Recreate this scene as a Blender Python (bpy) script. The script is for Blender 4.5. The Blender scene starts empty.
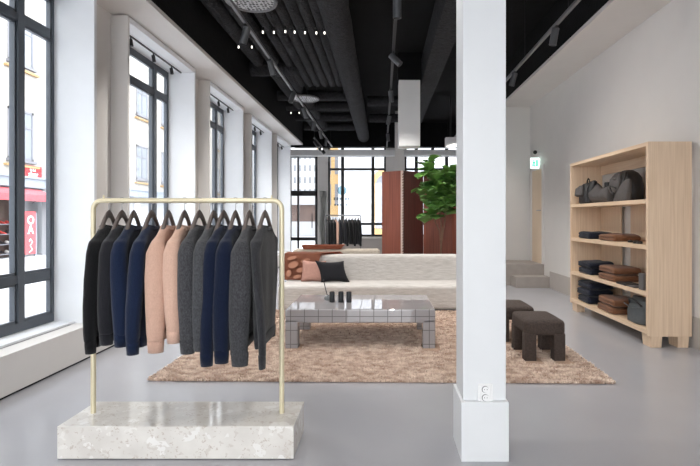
import bpy, bmesh, math, random
from mathutils import Vector, Matrix, noise
PI = math.pi
random.seed(7)
SC = bpy.context.scene
COL = SC.collection

# ------------------------------------------------------------------ materials
def lin(r, g, b):
    def f(c):
        c /= 255.0
        return c / 12.92 if c <= 0.04045 else ((c + 0.055) / 1.055) ** 2.4
    return (f(r), f(g), f(b), 1.0)

def mat(name, rgb, rough=0.6, metal=0.0, var=0.0, scale=(8, 8, 8), bump=0.0, bscale=None, rgb2=None,
        detail=4, spec=0.5, sheen=0.0, emit=0.0, lo=0.3, hi=0.7, bdist=0.01):
    m = bpy.data.materials.new(name); m.use_nodes = True
    nt = m.node_tree; n = nt.nodes; L = nt.links
    p = n['Principled BSDF']
    c = lin(*rgb)
    p.inputs['Base Color'].default_value = c
    p.inputs['Roughness'].default_value = rough
    p.inputs['Metallic'].default_value = metal
    p.inputs['Specular IOR Level'].default_value = spec
    if sheen:
        p.inputs['Sheen Weight'].default_value = sheen
    tc = n.new('ShaderNodeTexCoord')
    def noi(sc, det):
        mp = n.new('ShaderNodeMapping'); mp.inputs['Scale'].default_value = sc
        L.new(tc.outputs['Object'], mp.inputs['Vector'])
        t = n.new('ShaderNodeTexNoise'); t.inputs['Scale'].default_value = 1.0; t.inputs['Detail'].default_value = det
        L.new(mp.outputs['Vector'], t.inputs['Vector'])
        return t
    t = noi(scale, detail)
    r = n.new('ShaderNodeValToRGB')
    r.color_ramp.elements[0].position = lo; r.color_ramp.elements[1].position = hi
    if rgb2:
        r.color_ramp.elements[0].color = c; r.color_ramp.elements[1].color = lin(*rgb2)
    else:
        r.color_ramp.elements[0].color = tuple(x * (1 - var) for x in c[:3]) + (1,)
        r.color_ramp.elements[1].color = tuple(min(1, x * (1 + var)) for x in c[:3]) + (1,)
    L.new(t.outputs['Fac'], r.inputs['Fac']); L.new(r.outputs['Color'], p.inputs['Base Color'])
    if bump:
        b = n.new('ShaderNodeBump'); b.inputs['Strength'].default_value = bump; b.inputs['Distance'].default_value = bdist
        t2 = noi(bscale or scale, 3)
        L.new(t2.outputs['Fac'], b.inputs['Height']); L.new(b.outputs['Normal'], p.inputs['Normal'])
    if emit:
        p.inputs['Emission Color'].default_value = c; p.inputs['Emission Strength'].default_value = emit
    return m

M = {}
M['wall'] = mat('white_paint', (216, 213, 210), 0.75, var=0.015, scale=(3, 3, 3))
M['reveal'] = mat('white_lacquer', (228, 230, 233), 0.55, var=0.01)
M['greige'] = mat('greige_paint', (178, 171, 166), 0.6, var=0.02)
M['colwhite'] = mat('column_paint', (226, 228, 230), 0.5, var=0.01)
M['floor'] = mat('grey_resin_floor', (168, 168, 173), 0.22, var=0.05, scale=(0.9, 0.9, 0.9), spec=0.55)
M['ceil'] = mat('black_ceiling_spray', (15, 15, 16), 0.95, var=0.3, scale=(6, 6, 6), bump=0.6, bscale=(40, 40, 40), spec=0.2)
M['duct'] = mat('black_sprayed_insulation', (36, 36, 39), 0.9, var=0.35, scale=(14, 14, 14), bump=1.0, bscale=(26, 26, 26), spec=0.35, bdist=0.04)
M['black'] = mat('black_metal', (22, 23, 25), 0.45, var=0.05)
M['frame'] = mat('dark_grey_window_frame', (72, 78, 86), 0.4, var=0.05)
M['gap'] = mat('black_gap', (14, 14, 15), 0.9)
M['track'] = mat('grey_track', (120, 120, 122), 0.4, metal=0.4, var=0.05)
M['brass'] = mat('pale_brass', (222, 211, 180), 0.38, metal=0.25, var=0.04, scale=(5, 5, 5))
M['steel'] = mat('brushed_steel', (170, 170, 172), 0.3, metal=0.9, var=0.05)
M['wood_v'] = mat('ash_wood_upright', (226, 201, 174), 0.5, rgb2=(208, 180, 151), scale=(55, 55, 1.6), detail=6)
M['wood_h'] = mat('ash_wood_board', (226, 201, 174), 0.5, rgb2=(208, 180, 151), scale=(55, 1.6, 55), detail=6)
M['hanger'] = mat('taupe_wood_hanger', (96, 86, 82), 0.5, var=0.12, scale=(20, 4, 20))
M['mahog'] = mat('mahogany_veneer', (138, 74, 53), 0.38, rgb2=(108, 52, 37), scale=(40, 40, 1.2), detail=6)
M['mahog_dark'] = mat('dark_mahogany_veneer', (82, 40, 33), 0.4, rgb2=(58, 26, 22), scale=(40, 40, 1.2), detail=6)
M['mahog_edge'] = mat('pale_jointed_edge', (214, 190, 178), 0.5, var=0.1)
M['sofa'] = mat('oatmeal_boucle', (206, 202, 198), 0.95, rgb2=(178, 173, 168), scale=(7, 30, 60), bump=0.5, bscale=(25, 60, 90), sheen=0.2)
M['sofa_far'] = mat('beige_linen', (186, 176, 163), 0.95, rgb2=(168, 157, 143), scale=(30, 30, 60), bump=0.3)
M['leather'] = mat('brown_leather', (166, 104, 76), 0.55, rgb2=(140, 82, 58), scale=(5, 5, 5), bump=0.2, bscale=(60, 60, 60))
M['leather_pale'] = mat('pale_leather_patch', (178, 124, 98), 0.55, var=0.06)
M['pink'] = mat('dusty_pink_fabric', (176, 134, 121), 0.9, var=0.06, scale=(40, 40, 40), bump=0.3, bscale=(150, 150, 150))
M['navyc'] = mat('navy_fabric', (11, 12, 20), 0.9, var=0.2, scale=(30, 30, 30), bump=0.3, bscale=(150, 150, 150))
M['stool'] = mat('dark_brown_woven', (76, 64, 58), 0.9, rgb2=(54, 45, 41), scale=(60, 60, 60), bump=0.6, bscale=(120, 120, 120))
M['cup'] = mat('black_ceramic', (40, 43, 47), 0.4, var=0.05)
M['glasspot'] = mat('smoked_grey_glass', (120, 124, 126), 0.1, var=0.05)
M['trunk'] = mat('bark', (118, 88, 70), 0.85, var=0.25, scale=(20, 20, 20))
M['leaf'] = mat('fig_leaf', (116, 158, 78), 0.4, rgb2=(60, 102, 46), scale=(6, 6, 6))
M['shag_back'] = mat('jute_backing', (176, 148, 128), 1.0, var=.1)
M['pot'] = mat('stoneware', (70, 66, 64), 0.7, var=0.1)
M['socket'] = mat('white_plastic', (240, 240, 240), 0.35)
M['socket_dark'] = mat('grey_recess', (110, 110, 110), 0.6)
M['door'] = mat('beige_door', (214, 194, 170), 0.55, var=0.03, scale=(20, 20, 2))
M['step'] = mat('concrete_step', (160, 152, 146), 0.7, var=0.06)
M['bag_black'] = mat('black_leather_bag', (30, 30, 32), 0.5, var=0.2, scale=(15, 15, 15), bump=0.2, bscale=(60, 60, 60))
M['bag_grey'] = mat('charcoal_suede_bag', (80, 76, 75), 0.85, var=0.12, scale=(20, 20, 20))
M['bag_slate'] = mat('slate_leather_bag', (78, 83, 86), 0.5, var=0.15, scale=(12, 12, 12), bump=0.15, bscale=(50, 50, 50))
M['box_grey'] = mat('grey_card', (92, 90, 90), 0.7)
M['facade'] = mat('cream_render', (162, 158, 151), 0.9, var=0.01)
M['facade_white'] = mat('white_stone', (172, 173, 176), 0.9)
M['facade_tan'] = mat('ochre_stone', (176, 146, 100), 0.9, var=0.05)
M['moulding'] = mat('ochre_moulding', (158, 128, 88), 0.8)
M['grey_mould'] = mat('grey_cornice', (132, 139, 148), 0.8)
M['win_grey'] = mat('pale_window_glass', (122, 127, 134), 0.25)
M['win_frame'] = mat('grey_white_sash', (112, 112, 117), 0.6)
M['red'] = mat('red_sign', (186, 40, 46), 0.6)
M['red2'] = mat('red_banner', (200, 78, 82), 0.6)
M['awning'] = mat('red_awning', (172, 80, 86), 0.8, var=0.05)
M['letter'] = mat('white_letter', (248, 246, 246), 0.6)
M['shop_dark'] = mat('shop_interior', (96, 80, 74), 0.8, var=0.2, scale=(2, 2, 2))
M['street'] = mat('pale_pavement', (184, 184, 187), 0.8, var=0.03, scale=(2, 2, 2))
M['white_metal'] = mat('white_powder_coat', (228, 228, 228), 0.6, var=0.01)
M['shoe_a'] = mat('black_shoe', (44, 42, 46), 0.5); M['shoe_b'] = mat('red_shoe', (190, 70, 64), 0.5); M['shoe_c'] = mat('pale_shoe', (220, 214, 210), 0.5)
M['exit'] = mat('lit_exit_sign', (226, 246, 240), 0.5, emit=0.9)
M['exit_green'] = mat('green_pictogram', (70, 190, 150), 0.5, emit=0.5)
M['lens'] = mat('spot_lens', (255, 244, 230), 0.4, emit=0.25)
M['led'] = mat('lit_lamp', (255, 250, 240), 0.5, emit=1.2)

def wool(name, rgb, var=0.12, heather=None):
    return mat(name, rgb, 0.95, var=var, scale=(160, 160, 90), rgb2=heather, bump=0.35, bscale=(220, 220, 120), sheen=0.15, spec=0.15)
W = {
    'black': wool('black_wool', (18, 18, 20)), 'charcoal': wool('charcoal_wool', (30, 30, 35)),
    'navy': wool('navy_wool', (20, 31, 55)), 'navy2': wool('deep_navy_wool', (16, 25, 46)),
    'beige': wool('camel_wool', (194, 158, 140), 0.06), 'beige2': wool('pale_camel_wool', (200, 165, 147), 0.06),
    'grey': wool('grey_marl_wool', (46, 46, 49), heather=(74, 74, 77)), 'grey2': wool('grey_wool', (54, 55, 58), heather=(78, 79, 82)),
    'dark': wool('dark_grey_wool', (38, 38, 41), heather=(57, 57, 60)), 'brown': wool('brown_wool', (114, 78, 56), 0.1),
    'nfold': wool('folded_navy_wool', (20, 24, 38)),
}

def mat_glass():
    m = bpy.data.materials.new('clear_glass'); m.use_nodes = True
    nt = m.node_tree; n = nt.nodes; L = nt.links
    for x in list(n):
        if x.type != 'OUTPUT_MATERIAL': n.remove(x)
    out = n['Material Output']
    tr = n.new('ShaderNodeBsdfTransparent'); tr.inputs['Color'].default_value = (0.97, 0.985, 1, 1)
    gl = n.new('ShaderNodeBsdfGlossy'); gl.inputs['Roughness'].default_value = 0.02
    lw = n.new('ShaderNodeLayerWeight'); lw.inputs['Blend'].default_value = 0.5
    pw = n.new('ShaderNodeMath'); pw.operation = 'POWER'; pw.inputs[1].default_value = 5; L.new(lw.outputs['Facing'], pw.inputs[0])
    fr = n.new('ShaderNodeMath'); fr.operation = 'MULTIPLY_ADD'; fr.inputs[1].default_value = .6; fr.inputs[2].default_value = .03; L.new(pw.outputs[0], fr.inputs[0])
    mx = n.new('ShaderNodeMixShader')
    L.new(fr.outputs[0], mx.inputs[0]); L.new(tr.outputs[0], mx.inputs[1]); L.new(gl.outputs[0], mx.inputs[2])
    L.new(mx.outputs[0], out.inputs['Surface'])
    return m
M['glass'] = mat_glass()
def mat_film(name, rgb):
    m = bpy.data.materials.new(name); m.use_nodes = True
    n = m.node_tree.nodes; t = n.new('ShaderNodeBsdfTransparent'); t.inputs['Color'].default_value = lin(*rgb)
    m.node_tree.links.new(t.outputs[0], n['Material Output'].inputs['Surface']); return m
def mat_sheer(name, rgb):
    m = bpy.data.materials.new(name); m.use_nodes = True
    n = m.node_tree.nodes; L = m.node_tree.links
    a = n.new('ShaderNodeBsdfDiffuse'); b = n.new('ShaderNodeBsdfTranslucent'); x = n.new('ShaderNodeMixShader'); x.inputs[0].default_value = .6
    a.inputs['Color'].default_value = lin(*rgb); b.inputs['Color'].default_value = lin(*rgb)
    L.new(a.outputs[0], x.inputs[1]); L.new(b.outputs[0], x.inputs[2]); L.new(x.outputs[0], n['Material Output'].inputs['Surface']); return m
M['decal'] = mat_film('blue_grey_film', (192, 212, 218)); M['decal2'] = mat_film('grey_film', (204, 210, 214))
M['sheer'] = mat_sheer('sheer_pale_cloth', (224, 224, 222))

def mat_tile():
    m = bpy.data.materials.new('grey_glazed_tile'); m.use_nodes = True
    nt = m.node_tree; n = nt.nodes; L = nt.links; p = n['Principled BSDF']
    tc = n.new('ShaderNodeTexCoord'); sp = n.new('ShaderNodeSeparateXYZ'); L.new(tc.outputs['Object'], sp.inputs[0])
    ge = n.new('ShaderNodeNewGeometry'); sn = n.new('ShaderNodeSeparateXYZ'); L.new(ge.outputs['True Normal'], sn.inputs[0])
    def math_(op, a, b=None):
        x = n.new('ShaderNodeMath'); x.operation = op
        for i, v in enumerate((a, b)):
            if v is None: continue
            if isinstance(v, (int, float)): x.inputs[i].default_value = v
            else: L.new(v, x.inputs[i])
        return x.outputs[0]
    S, G = 0.137, 0.007
    lines = None
    for ax, off in (('X', -0.003), ('Y', 0.0), ('Z', 0.053)):
        f = math_('PINGPONG', math_('ADD', sp.outputs[ax], -off + 10 * S), S / 2)   # 0 at grout centre
        d = math_('LESS_THAN', f, G / 2)
        flat = math_('LESS_THAN', math_('ABSOLUTE', sn.outputs[ax]), 0.7)         # no grout of an axis on faces seen along it
        d = math_('MULTIPLY', d, flat)
        lines = d if lines is None else math_('MAXIMUM', lines, d)
    t = n.new('ShaderNodeTexNoise'); t.inputs['Scale'].default_value = 4
    r = n.new('ShaderNodeValToRGB'); r.color_ramp.elements[0].color = lin(150, 147, 149); r.color_ramp.elements[1].color = lin(166, 163, 165)
    L.new(tc.outputs['Object'], t.inputs['Vector']); L.new(t.outputs['Fac'], r.inputs['Fac'])
    mx = n.new('ShaderNodeMix'); mx.data_type = 'RGBA'
    L.new(lines, mx.inputs['Factor']); L.new(r.outputs['Color'], mx.inputs['A']); mx.inputs['B'].default_value = lin(92, 90, 91)
    L.new(mx.outputs['Result'], p.inputs['Base Color'])
    L.new(math_('ADD', math_('MULTIPLY', lines, 0.6), 0.035), p.inputs['Roughness'])
    p.inputs['Specular IOR Level'].default_value = 0.7
    return m
M['tile'] = mat_tile()

def mat_terrazzo():
    m = bpy.data.materials.new('beige_breccia_stone'); m.use_nodes = True
    nt = m.node_tree; n = nt.nodes; L = nt.links; p = n['Principled BSDF']
    tc = n.new('ShaderNodeTexCoord')
    n0 = n.new('ShaderNodeTexNoise'); n0.inputs['Scale'].default_value = 6; n0.inputs['Detail'].default_value = 5
    L.new(tc.outputs['Object'], n0.inputs['Vector'])
    base = n.new('ShaderNodeValToRGB'); base.color_ramp.elements[0].color = lin(208, 203, 197); base.color_ramp.elements[1].color = lin(222, 218, 212)
    base.color_ramp.elements[0].position = .35; base.color_ramp.elements[1].position = .65
    L.new(n0.outputs['Fac'], base.inputs['Fac'])
    cur = base.outputs['Color']
    for sc, thr, col, seed in ((11, 0.22, (235, 233, 230), 3.1), (24, 0.2, (200, 192, 184), 9.7), (38, 0.16, (182, 168, 156), 17.3), (17, 0.2, (230, 227, 222), 23.9)):
        mp = n.new('ShaderNodeMapping'); mp.inputs['Location'].default_value = (seed, seed * 2, seed * 3); mp.inputs['Scale'].default_value = (1, 1, 1.3)
        dn = n.new('ShaderNodeTexNoise'); dn.inputs['Scale'].default_value = sc * 0.8
        L.new(tc.outputs['Object'], dn.inputs['Vector'])
        ad = n.new('ShaderNodeMix'); ad.data_type = 'RGBA'; ad.blend_type = 'LINEAR_LIGHT'; ad.inputs['Factor'].default_value = 0.08
        L.new(tc.outputs['Object'], ad.inputs['A']); L.new(dn.outputs['Color'], ad.inputs['B'])
        L.new(ad.outputs['Result'], mp.inputs['Vector'])
        v = n.new('ShaderNodeTexVoronoi'); v.inputs['Scale'].default_value = sc
        L.new(mp.outputs['Vector'], v.inputs['Vector'])
        sep = n.new('ShaderNodeSeparateColor'); L.new(v.outputs['Color'], sep.inputs[0])
        a = n.new('ShaderNodeMath'); a.operation = 'LESS_THAN'; a.inputs[1].default_value = thr; L.new(sep.outputs[0], a.inputs[0])
        d = n.new('ShaderNodeMath'); d.operation = 'LESS_THAN'; d.inputs[1].default_value = 0.42; L.new(v.outputs['Distance'], d.inputs[0])
        k = n.new('ShaderNodeMath'); k.operation = 'MULTIPLY'; L.new(a.outputs[0], k.inputs[0]); L.new(d.outputs[0], k.inputs[1])
        k2 = n.new('ShaderNodeMath'); k2.operation = 'MULTIPLY'; k2.inputs[1].default_value = 0.65; L.new(k.outputs[0], k2.inputs[0])
        mx = n.new('ShaderNodeMix'); mx.data_type = 'RGBA'; mx.inputs['B'].default_value = lin(*col)
        L.new(k2.outputs[0], mx.inputs['Factor']); L.new(cur, mx.inputs['A'])
        cur = mx.outputs['Result']
    L.new(cur, p.inputs['Base Color']); p.inputs['Roughness'].default_value = 0.08
    return m
M['terrazzo'] = mat_terrazzo()

def mat_perf():
    m = bpy.data.materials.new('perforated_grey_plate'); m.use_nodes = True
    nt = m.node_tree; n = nt.nodes; L = nt.links; p = n['Principled BSDF']
    tc = n.new('ShaderNodeTexCoord'); v = n.new('ShaderNodeTexVoronoi'); v.inputs['Scale'].default_value = 22; v.inputs['Randomness'].default_value = 0.35
    L.new(tc.outputs['Object'], v.inputs['Vector'])
    d = n.new('ShaderNodeMath'); d.operation = 'LESS_THAN'; d.inputs[1].default_value = 0.40; L.new(v.outputs['Distance'], d.inputs[0])
    mx = n.new('ShaderNodeMix'); mx.data_type = 'RGBA'; mx.inputs['A'].default_value = lin(190, 190, 193); mx.inputs['B'].default_value = lin(16, 16, 17)
    L.new(d.outputs[0], mx.inputs['Factor']); L.new(mx.outputs['Result'], p.inputs['Base Color'])
    p.inputs['Roughness'].default_value = 0.5
    return m
M['perf'] = mat_perf()

# ------------------------------------------------------------------ mesh helpers
def box(bm, x0, x1, y0, y1, z0, z1, bev=0.0, seg=2):
    g = bmesh.ops.create_cube(bm, size=1.0)
    vs = g['verts']
    for v in vs:
        v.co = Vector(((x0 + x1) / 2 + v.co.x * (x1 - x0), (y0 + y1) / 2 + v.co.y * (y1 - y0), (z0 + z1) / 2 + v.co.z * (z1 - z0)))
    if bev:
        es = list({e for v in vs for e in v.link_edges})
        bmesh.ops.bevel(bm, geom=es, offset=bev, segments=seg, affect='EDGES', profile=0.5)

def ring_frame(d):
    d = d.normalized()
    a = Vector((0, 0, 1)) if abs(d.z) < 0.9 else Vector((1, 0, 0))
    u = d.cross(a).normalized(); w = d.cross(u).normalized()
    return u, w

def tube(bm, pts, rads, seg=10, cap=True):
    pts = [Vector(p) for p in pts]
    if isinstance(rads, (int, float)): rads = [rads] * len(pts)
    rings = []
    u0 = None
    for i, p in enumerate(pts):
        d = (pts[min(i + 1, len(pts) - 1)] - pts[max(i - 1, 0)])
        if u0 is None: u, w = ring_frame(d)
        else:
            dn = d.normalized(); u = (u0 - dn * u0.dot(dn))
            u = u.normalized() if u.length > 1e-6 else ring_frame(d)[0]
            w = dn.cross(u).normalized()
        u0 = u
        rings.append([bm.verts.new(p + (u * math.cos(2 * PI * k / seg) + w * math.sin(2 * PI * k / seg)) * rads[i]) for k in range(seg)])
    for a, b in zip(rings, rings[1:]):
        for k in range(seg):
            bm.faces.new((a[k], a[(k + 1) % seg], b[(k + 1) % seg], b[k]))
    if cap:
        bm.faces.new(rings[0][::-1]); bm.faces.new(rings[-1])

def loft(bm, rings, cap=True, close=True):
    rs = [[bm.verts.new(p) for p in r] for r in rings]
    n = len(rs[0])
    for a, b in zip(rs, rs[1:]):
        for k in range(n if close else n - 1):
            bm.faces.new((a[k], a[(k + 1) % n], b[(k + 1) % n], b[k]))
    if cap:
        bm.faces.new(rs[0][::-1]); bm.faces.new(rs[-1])

def sell(cx, cy, z, rx, ry, n=20, p=2.4):
    out = []
    for k in range(n):
        a = 2 * PI * k / n; c, s = math.cos(a), math.sin(a)
        out.append((cx + rx * math.copysign(abs(c) ** (2 / p), c), cy + ry * math.copysign(abs(s) ** (2 / p), s), z))
    return out

def lathe(bm, prof, c=(0, 0, 0), seg=24):
    loft(bm, [[(c[0] + r * math.cos(2 * PI * k / seg), c[1] + r * math.sin(2 * PI * k / seg), c[2] + z) for k in range(seg)] for r, z in prof])

def obj(name, bm, m, parent=None, smooth=False, loc=None):
    bmesh.ops.recalc_face_normals(bm, faces=bm.faces[:])
    me = bpy.data.meshes.new(name); bm.to_mesh(me); bm.free()
    if smooth:
        for p in me.polygons: p.use_smooth = True
        try: me.set_sharp_from_angle(angle=math.radians(50))
        except Exception: pass
    o = bpy.data.objects.new(name, me); COL.objects.link(o)
    if m: me.materials.append(m)
    if parent: o.parent = parent
    if loc: o.location = loc
    return o

def tag(o, label, cat, group=None):
    o['label'] = label; o['category'] = cat
    if group: o['group'] = group
    return o

def thing(name, label, cat, loc=(0, 0, 0), rz=0.0, group=None):
    o = bpy.data.objects.new(name, None); COL.objects.link(o); o.empty_display_size = 0.1
    o.location = loc; o.rotation_euler = (0, 0, rz)
    return tag(o, label, cat, group)

def struct(name, bm, m, smooth=False):
    o = obj(name, bm, m, smooth=smooth); o['kind'] = 'structure'; return o

def sempty(name, loc=(0, 0, 0)):
    o = bpy.data.objects.new(name, None); COL.objects.link(o); o.location = loc; o['kind'] = 'structure'; return o

def part(name, m, parent, boxes, bev=0.0, smooth=False, seg=2):
    bm = bmesh.new()
    for b in boxes: box(bm, *b, bev=bev, seg=seg)
    return obj(name, bm, m, parent, smooth)

def dup(o, loc=None, rz=None, label=None):
    r = o.copy(); COL.objects.link(r)
    if loc is not None: r.location = loc
    if rz is not None: r.rotation_euler = (0, 0, rz)
    if label: r['label'] = label
    for ch in list(o.children):
        c = ch.copy(); COL.objects.link(c); c.parent = r
        for g in list(ch.children):
            d = g.copy(); COL.objects.link(d); d.parent = c
    return r

def textmesh(name, s, size, m, parent, loc, rot, ext=0.004):
    cu = bpy.data.curves.new(name, 'FONT'); cu.body = s; cu.size = size; cu.extrude = ext
    cu.align_x = 'CENTER'; cu.align_y = 'CENTER'; cu.space_line = 0.85; cu.offset = size * 0.02
    t = bpy.data.objects.new(name, cu); COL.objects.link(t)
    dg = bpy.context.evaluated_depsgraph_get()
    me = bpy.data.meshes.new_from_object(t.evaluated_get(dg))
    bpy.data.objects.remove(t)
    o = bpy.data.objects.new(name, me); COL.objects.link(o)
    me.materials.clear(); me.materials.append(m)
    o.parent = parent; o.location = loc; o.rotation_euler = rot
    return o

# ------------------------------------------------------------------ dimensions
XW, XF, XG = -2.89, -2.71, -3.09       # left wall, window box fronts, glass
XR = 3.13                               # right wall
YB, YE = -4.0, 16.9                     # behind the camera, far shopfront
ZC = 4.4                                # ceiling

# ------------------------------------------------------------------ room shell
bm = bmesh.new(); box(bm, -3.4, 5.2, YB - .2, YE + .2, -0.2, 0.0); struct('floor', bm, M['floor'])
bm = bmesh.new(); box(bm, -3.4, 5.2, YB - .2, YE + .2, ZC, ZC + .2); struct('ceiling', bm, M['ceil'])

wins = [(-9 + 0, 0)]
wins = [(5.154 + 2.42 * k - 0.0, 6.94 + 2.42 * k) for k in range(-4, 4)]   # clear width of every window box
bm = bmesh.new()
edges = [YB - .2] + [v for w in wins for v in w] + [14.5]
for a, b in zip(edges[0::2], edges[1::2]):
    box(bm, -3.16, XW, a + .02, b - .02, 0, ZC)
for a, b in wins:
    box(bm, -3.16, XW, a - .02, b + .02, 0, 0.30); box(bm, -3.16, XW, a - .02, b + .02, 3.42, ZC)
box(bm, -3.5, -3.34, 14.5, YE, 0, ZC); box(bm, -3.5, -3.16, 14.3, 14.5, 0, ZC)
struct('wall_left', bm, M['wall'])
bm = bmesh.new(); box(bm, XR, XR + .25, YB - .2, YE + .2, 0, ZC); struct('wall_right', bm, M['wall'])
bm = bmesh.new(); box(bm, 1.78, XR, 10.13, 10.35, 0, ZC); struct('wall_cross', bm, M['wall'])
# wall behind the camera, with a wide shop window
bm = bmesh.new()
for b in ((-3.4, -3.0, 0, ZC), (1.2, 5.2, 0, ZC), (-3.0, 1.2, 0, .1), (-3.0, 1.2, 4.1, ZC)):
    box(bm, b[0], b[1], YB - .2, YB, b[2], b[3])
struct('wall_behind', bm, M['wall'])
# far shopfront wall
bm = bmesh.new()
for b in ((-3.4, -3.27, 0, ZC), (-2.27, -1.9, 0, 3.8), (0.14, 0.8, 0, ZC), (2.9, 5.2, 0, ZC), (-1.9, .14, 0, .65), (.8, 2.9, 0, .65), (-3.4, 2.9, 3.85, ZC)):
    box(bm, b[0], b[1], YE, YE + .2, b[2], b[3])
struct('wall_far', bm, M['wall'])
# black dropped edge of the ceiling in front of the far windows
bm = bmesh.new(); box(bm, -3.3, 3.1, 15.6, 15.8, 3.62, ZC); struct('trim_5', bm, M['ceil'])
# white soffits
bm = bmesh.new(); box(bm, XW, -2.36, YB, 14.3, 3.475, 3.525); struct('trim_1', bm, M['wall'])
bm = bmesh.new(); box(bm, XW, -2.362, YB, 14.3, 3.525, ZC); struct('trim_2', bm, M['ceil'])
bm = bmesh.new(); box(bm, 2.505, XR, YB, 10.13, 3.65, 3.70); struct('trim_3', bm, M['wall'])
bm = bmesh.new(); box(bm, 2.507, XR, YB, 10.13, 3.70, ZC); struct('trim_4', bm, M['ceil'])
# ledge under the windows, with vent slot and shadow gap at the floor
led = sempty('trim_6')
part('ledge_front', M['wall'], led, [(XG, XF, YB, 14.3, 0.018, 0.31)])
part('shadow_gap', M['gap'], led, [(XG, XF - .012, YB, 14.3, 0.0, 0.018)])
for a, b in wins:
    part('vent_grille', M['track'], led, [(-2.98, -2.88, a + .08, b - .08, 0.3095, 0.313)])
bm = bmesh.new(); box(bm, XR - .015, XR, YB, 8.92, 0, 0.31); struct('baseboard_right', bm, M['greige'])

# ------------------------------------------------------------------ windows on the left
def window(n, a, b):
    w = sempty('window_%d' % n)
    part('surround_jamb', M['reveal'], w, [(XG - .05, XF, b, b + .04, .31, 3.46)])
    part('surround_jamb', M['wall'], w, [(XG - .05, XF, a - .04, a, .31, 3.46)])
    part('surround_header', M['reveal'], w, [(XG - .05, XF, a, b, 3.40, 3.46)])
    fx0, fx1 = XG - .05, XG + .005
    part('frame', M['frame'], w, [(fx0, fx1, a, b, .33, .41), (fx0, fx1, a, b, 3.33, 3.40),
                                  (fx0, fx1, a, a + .038, .41, 3.33), (fx0, fx1, b - .038, b, .41, 3.33)], .004)
    for y in (a + .42, b - .43):
        part('mullion', M['frame'], w, [(fx0 - .01, fx1 + .015, y - .039, y + .039, .41, 3.33)], .004)
    for z in (.78, 3.0):
        part('transom', M['frame'], w, [(fx0, fx1 + .01, a + .07, b - .07, z - .035, z + .035)], .004)
    # slim casement beads
    cb = []
    for y0, y1 in ((a + .045, a + .384), (a + .456, b - .476), (b - .404, b - .045)):
        for z0, z1 in ((.41, .745), (.815, 2.965), (3.035, 3.33)):
            cb += [(XG - .03, XG + .005, y0, y0 + .014, z0, z1), (XG - .03, XG + .005, y1 - .014, y1, z0, z1),
                   (XG - .03, XG + .005, y0, y1, z0, z0 + .022), (XG - .03, XG + .005, y0, y1, z1 - .022, z1)]
    part('casement_bead', M['frame'], w, cb)
    part('pane', M['glass'], w, [(XG - .022, XG - .016, a + .06, b - .06, .4, 3.34)])
    part('sill', M['reveal'], w, [(XG - .04, XW, a, b, .30, .33)])
for k, (a, b) in enumerate(wins): window(k + 1, a, b)

# mini spotlight tracks under the window headers
ordw = {3: 'nearest window at the left edge', 4: 'window behind the sweater rail', 5: 'second window beyond the rail', 6: 'third window beyond the rail', 7: 'last window before the far glass door'}
for k in range(3, 8):
    a, b = wins[k]
    t = tag(part('track_rail', M['black'], None, [(-2.905, -2.89, a + .02, b - .02, 3.385, 3.40)]), 'thin black mini track under the header of the ' + ordw[k], 'track', 'mini tracks in the window boxes')
    for q, (dy, wd) in enumerate(((.38, 'near'), (.93, 'middle'), (1.45, 'far'))):
        s = thing('mini_spotlight', 'small black spotlight, %s one of three in the %s' % (wd, ordw[k]), 'spotlight', (-2.8975, a + dy, 3.385), 0, 'mini spotlights in the window boxes')
        bm = bmesh.new(); tube(bm, [(0, 0, 0), (0, 0, -.03)], .008, 8); obj('stem', bm, M['black'], s, True)
        bm = bmesh.new(); tube(bm, [(-.003, 0, -.025), (.010, 0, -.105)], .022, 12); obj('fixture_head', bm, M['black'], s, True)

# ------------------------------------------------------------------ column
c = sempty('column', (0, 0, 0))
part('shaft', M['colwhite'], c, [(.436, .668, 2.585, 2.82, .317, ZC)], .004)
part('column_base', M['colwhite'], c, [(.4225, .6765, 2.557, 2.848, 0, .317)], .003)
so = thing('power_outlet', 'white double wall socket low on the front of the white column', 'socket', (.555, 2.585, .362))
part('cover_plate', M['socket'], so, [(-.04, .04, -.012, 0, -.044, .048)], .004)
part('socket_frame', M['socket'], so, [(-.03, .03, -.018, -.01, -.045, .041)], .004)
for z in (.021, -.023):
    bm = bmesh.new(); tube(bm, [(-.003, -.0185, z), (-.003, -.0165, z)], .0185, 20); e = obj('socket_well', bm, M['socket_dark'], so, True)
    bm = bmesh.new(); tube(bm, [(-.001, -.0195, z - .001), (-.001, -.0165, z - .001)], .0165, 20); obj('socket_face', bm, M['socket'], e, True)
    bm = bmesh.new()
    for dx in (-.007, .007): tube(bm, [(dx, -.0205, z), (dx, -.018, z)], .0022, 8)
    h = obj('pin_hole', bm, M['gap'], e, True)
# rear column
bm = bmesh.new(); box(bm, .38, .64, 13.9, 14.16, 0, ZC); struct('column_rear', bm, M['wall'])

# ------------------------------------------------------------------ stone plinth and garment rail
pl = thing('display_plinth', 'polished pale beige breccia stone block carrying the brass clothes rail', 'plinth', (-1.11, 2.755, 0))
part('stone_block', M['terrazzo'], pl, [(-.635, .635, -.177, .175, .006, .18)], .002)
part('recessed_foot', M['gap'], pl, [(-.58, .58, -.15, .15, 0, .008)])
zb, yb = 1.40, 2.76
r = .014
pts = [(-1.66, yb, .18)]
pts += [(-1.66, yb, zb - .05)]
for i in range(1, 7):
    a = PI / 2 * i / 6; pts.append((-1.66 + .05 * (1 - math.cos(a)), yb, zb - .05 + .05 * math.sin(a)))
for i in range(0, 7):
    a = PI / 2 * i / 6; pts.append((-.576 - .05 * (1 - math.sin(a)), yb, zb - .05 + .05 * math.cos(a)))
pts.append((-.576, yb, .18))
ra = thing('clothes_rail', 'pale brass tubular clothes rail standing on the stone block', 'clothes rail', (0, 0, 0))
bm = bmesh.new(); tube(bm, pts, r, 14); obj('rail_frame', bm, M['brass'], ra, True)
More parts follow.
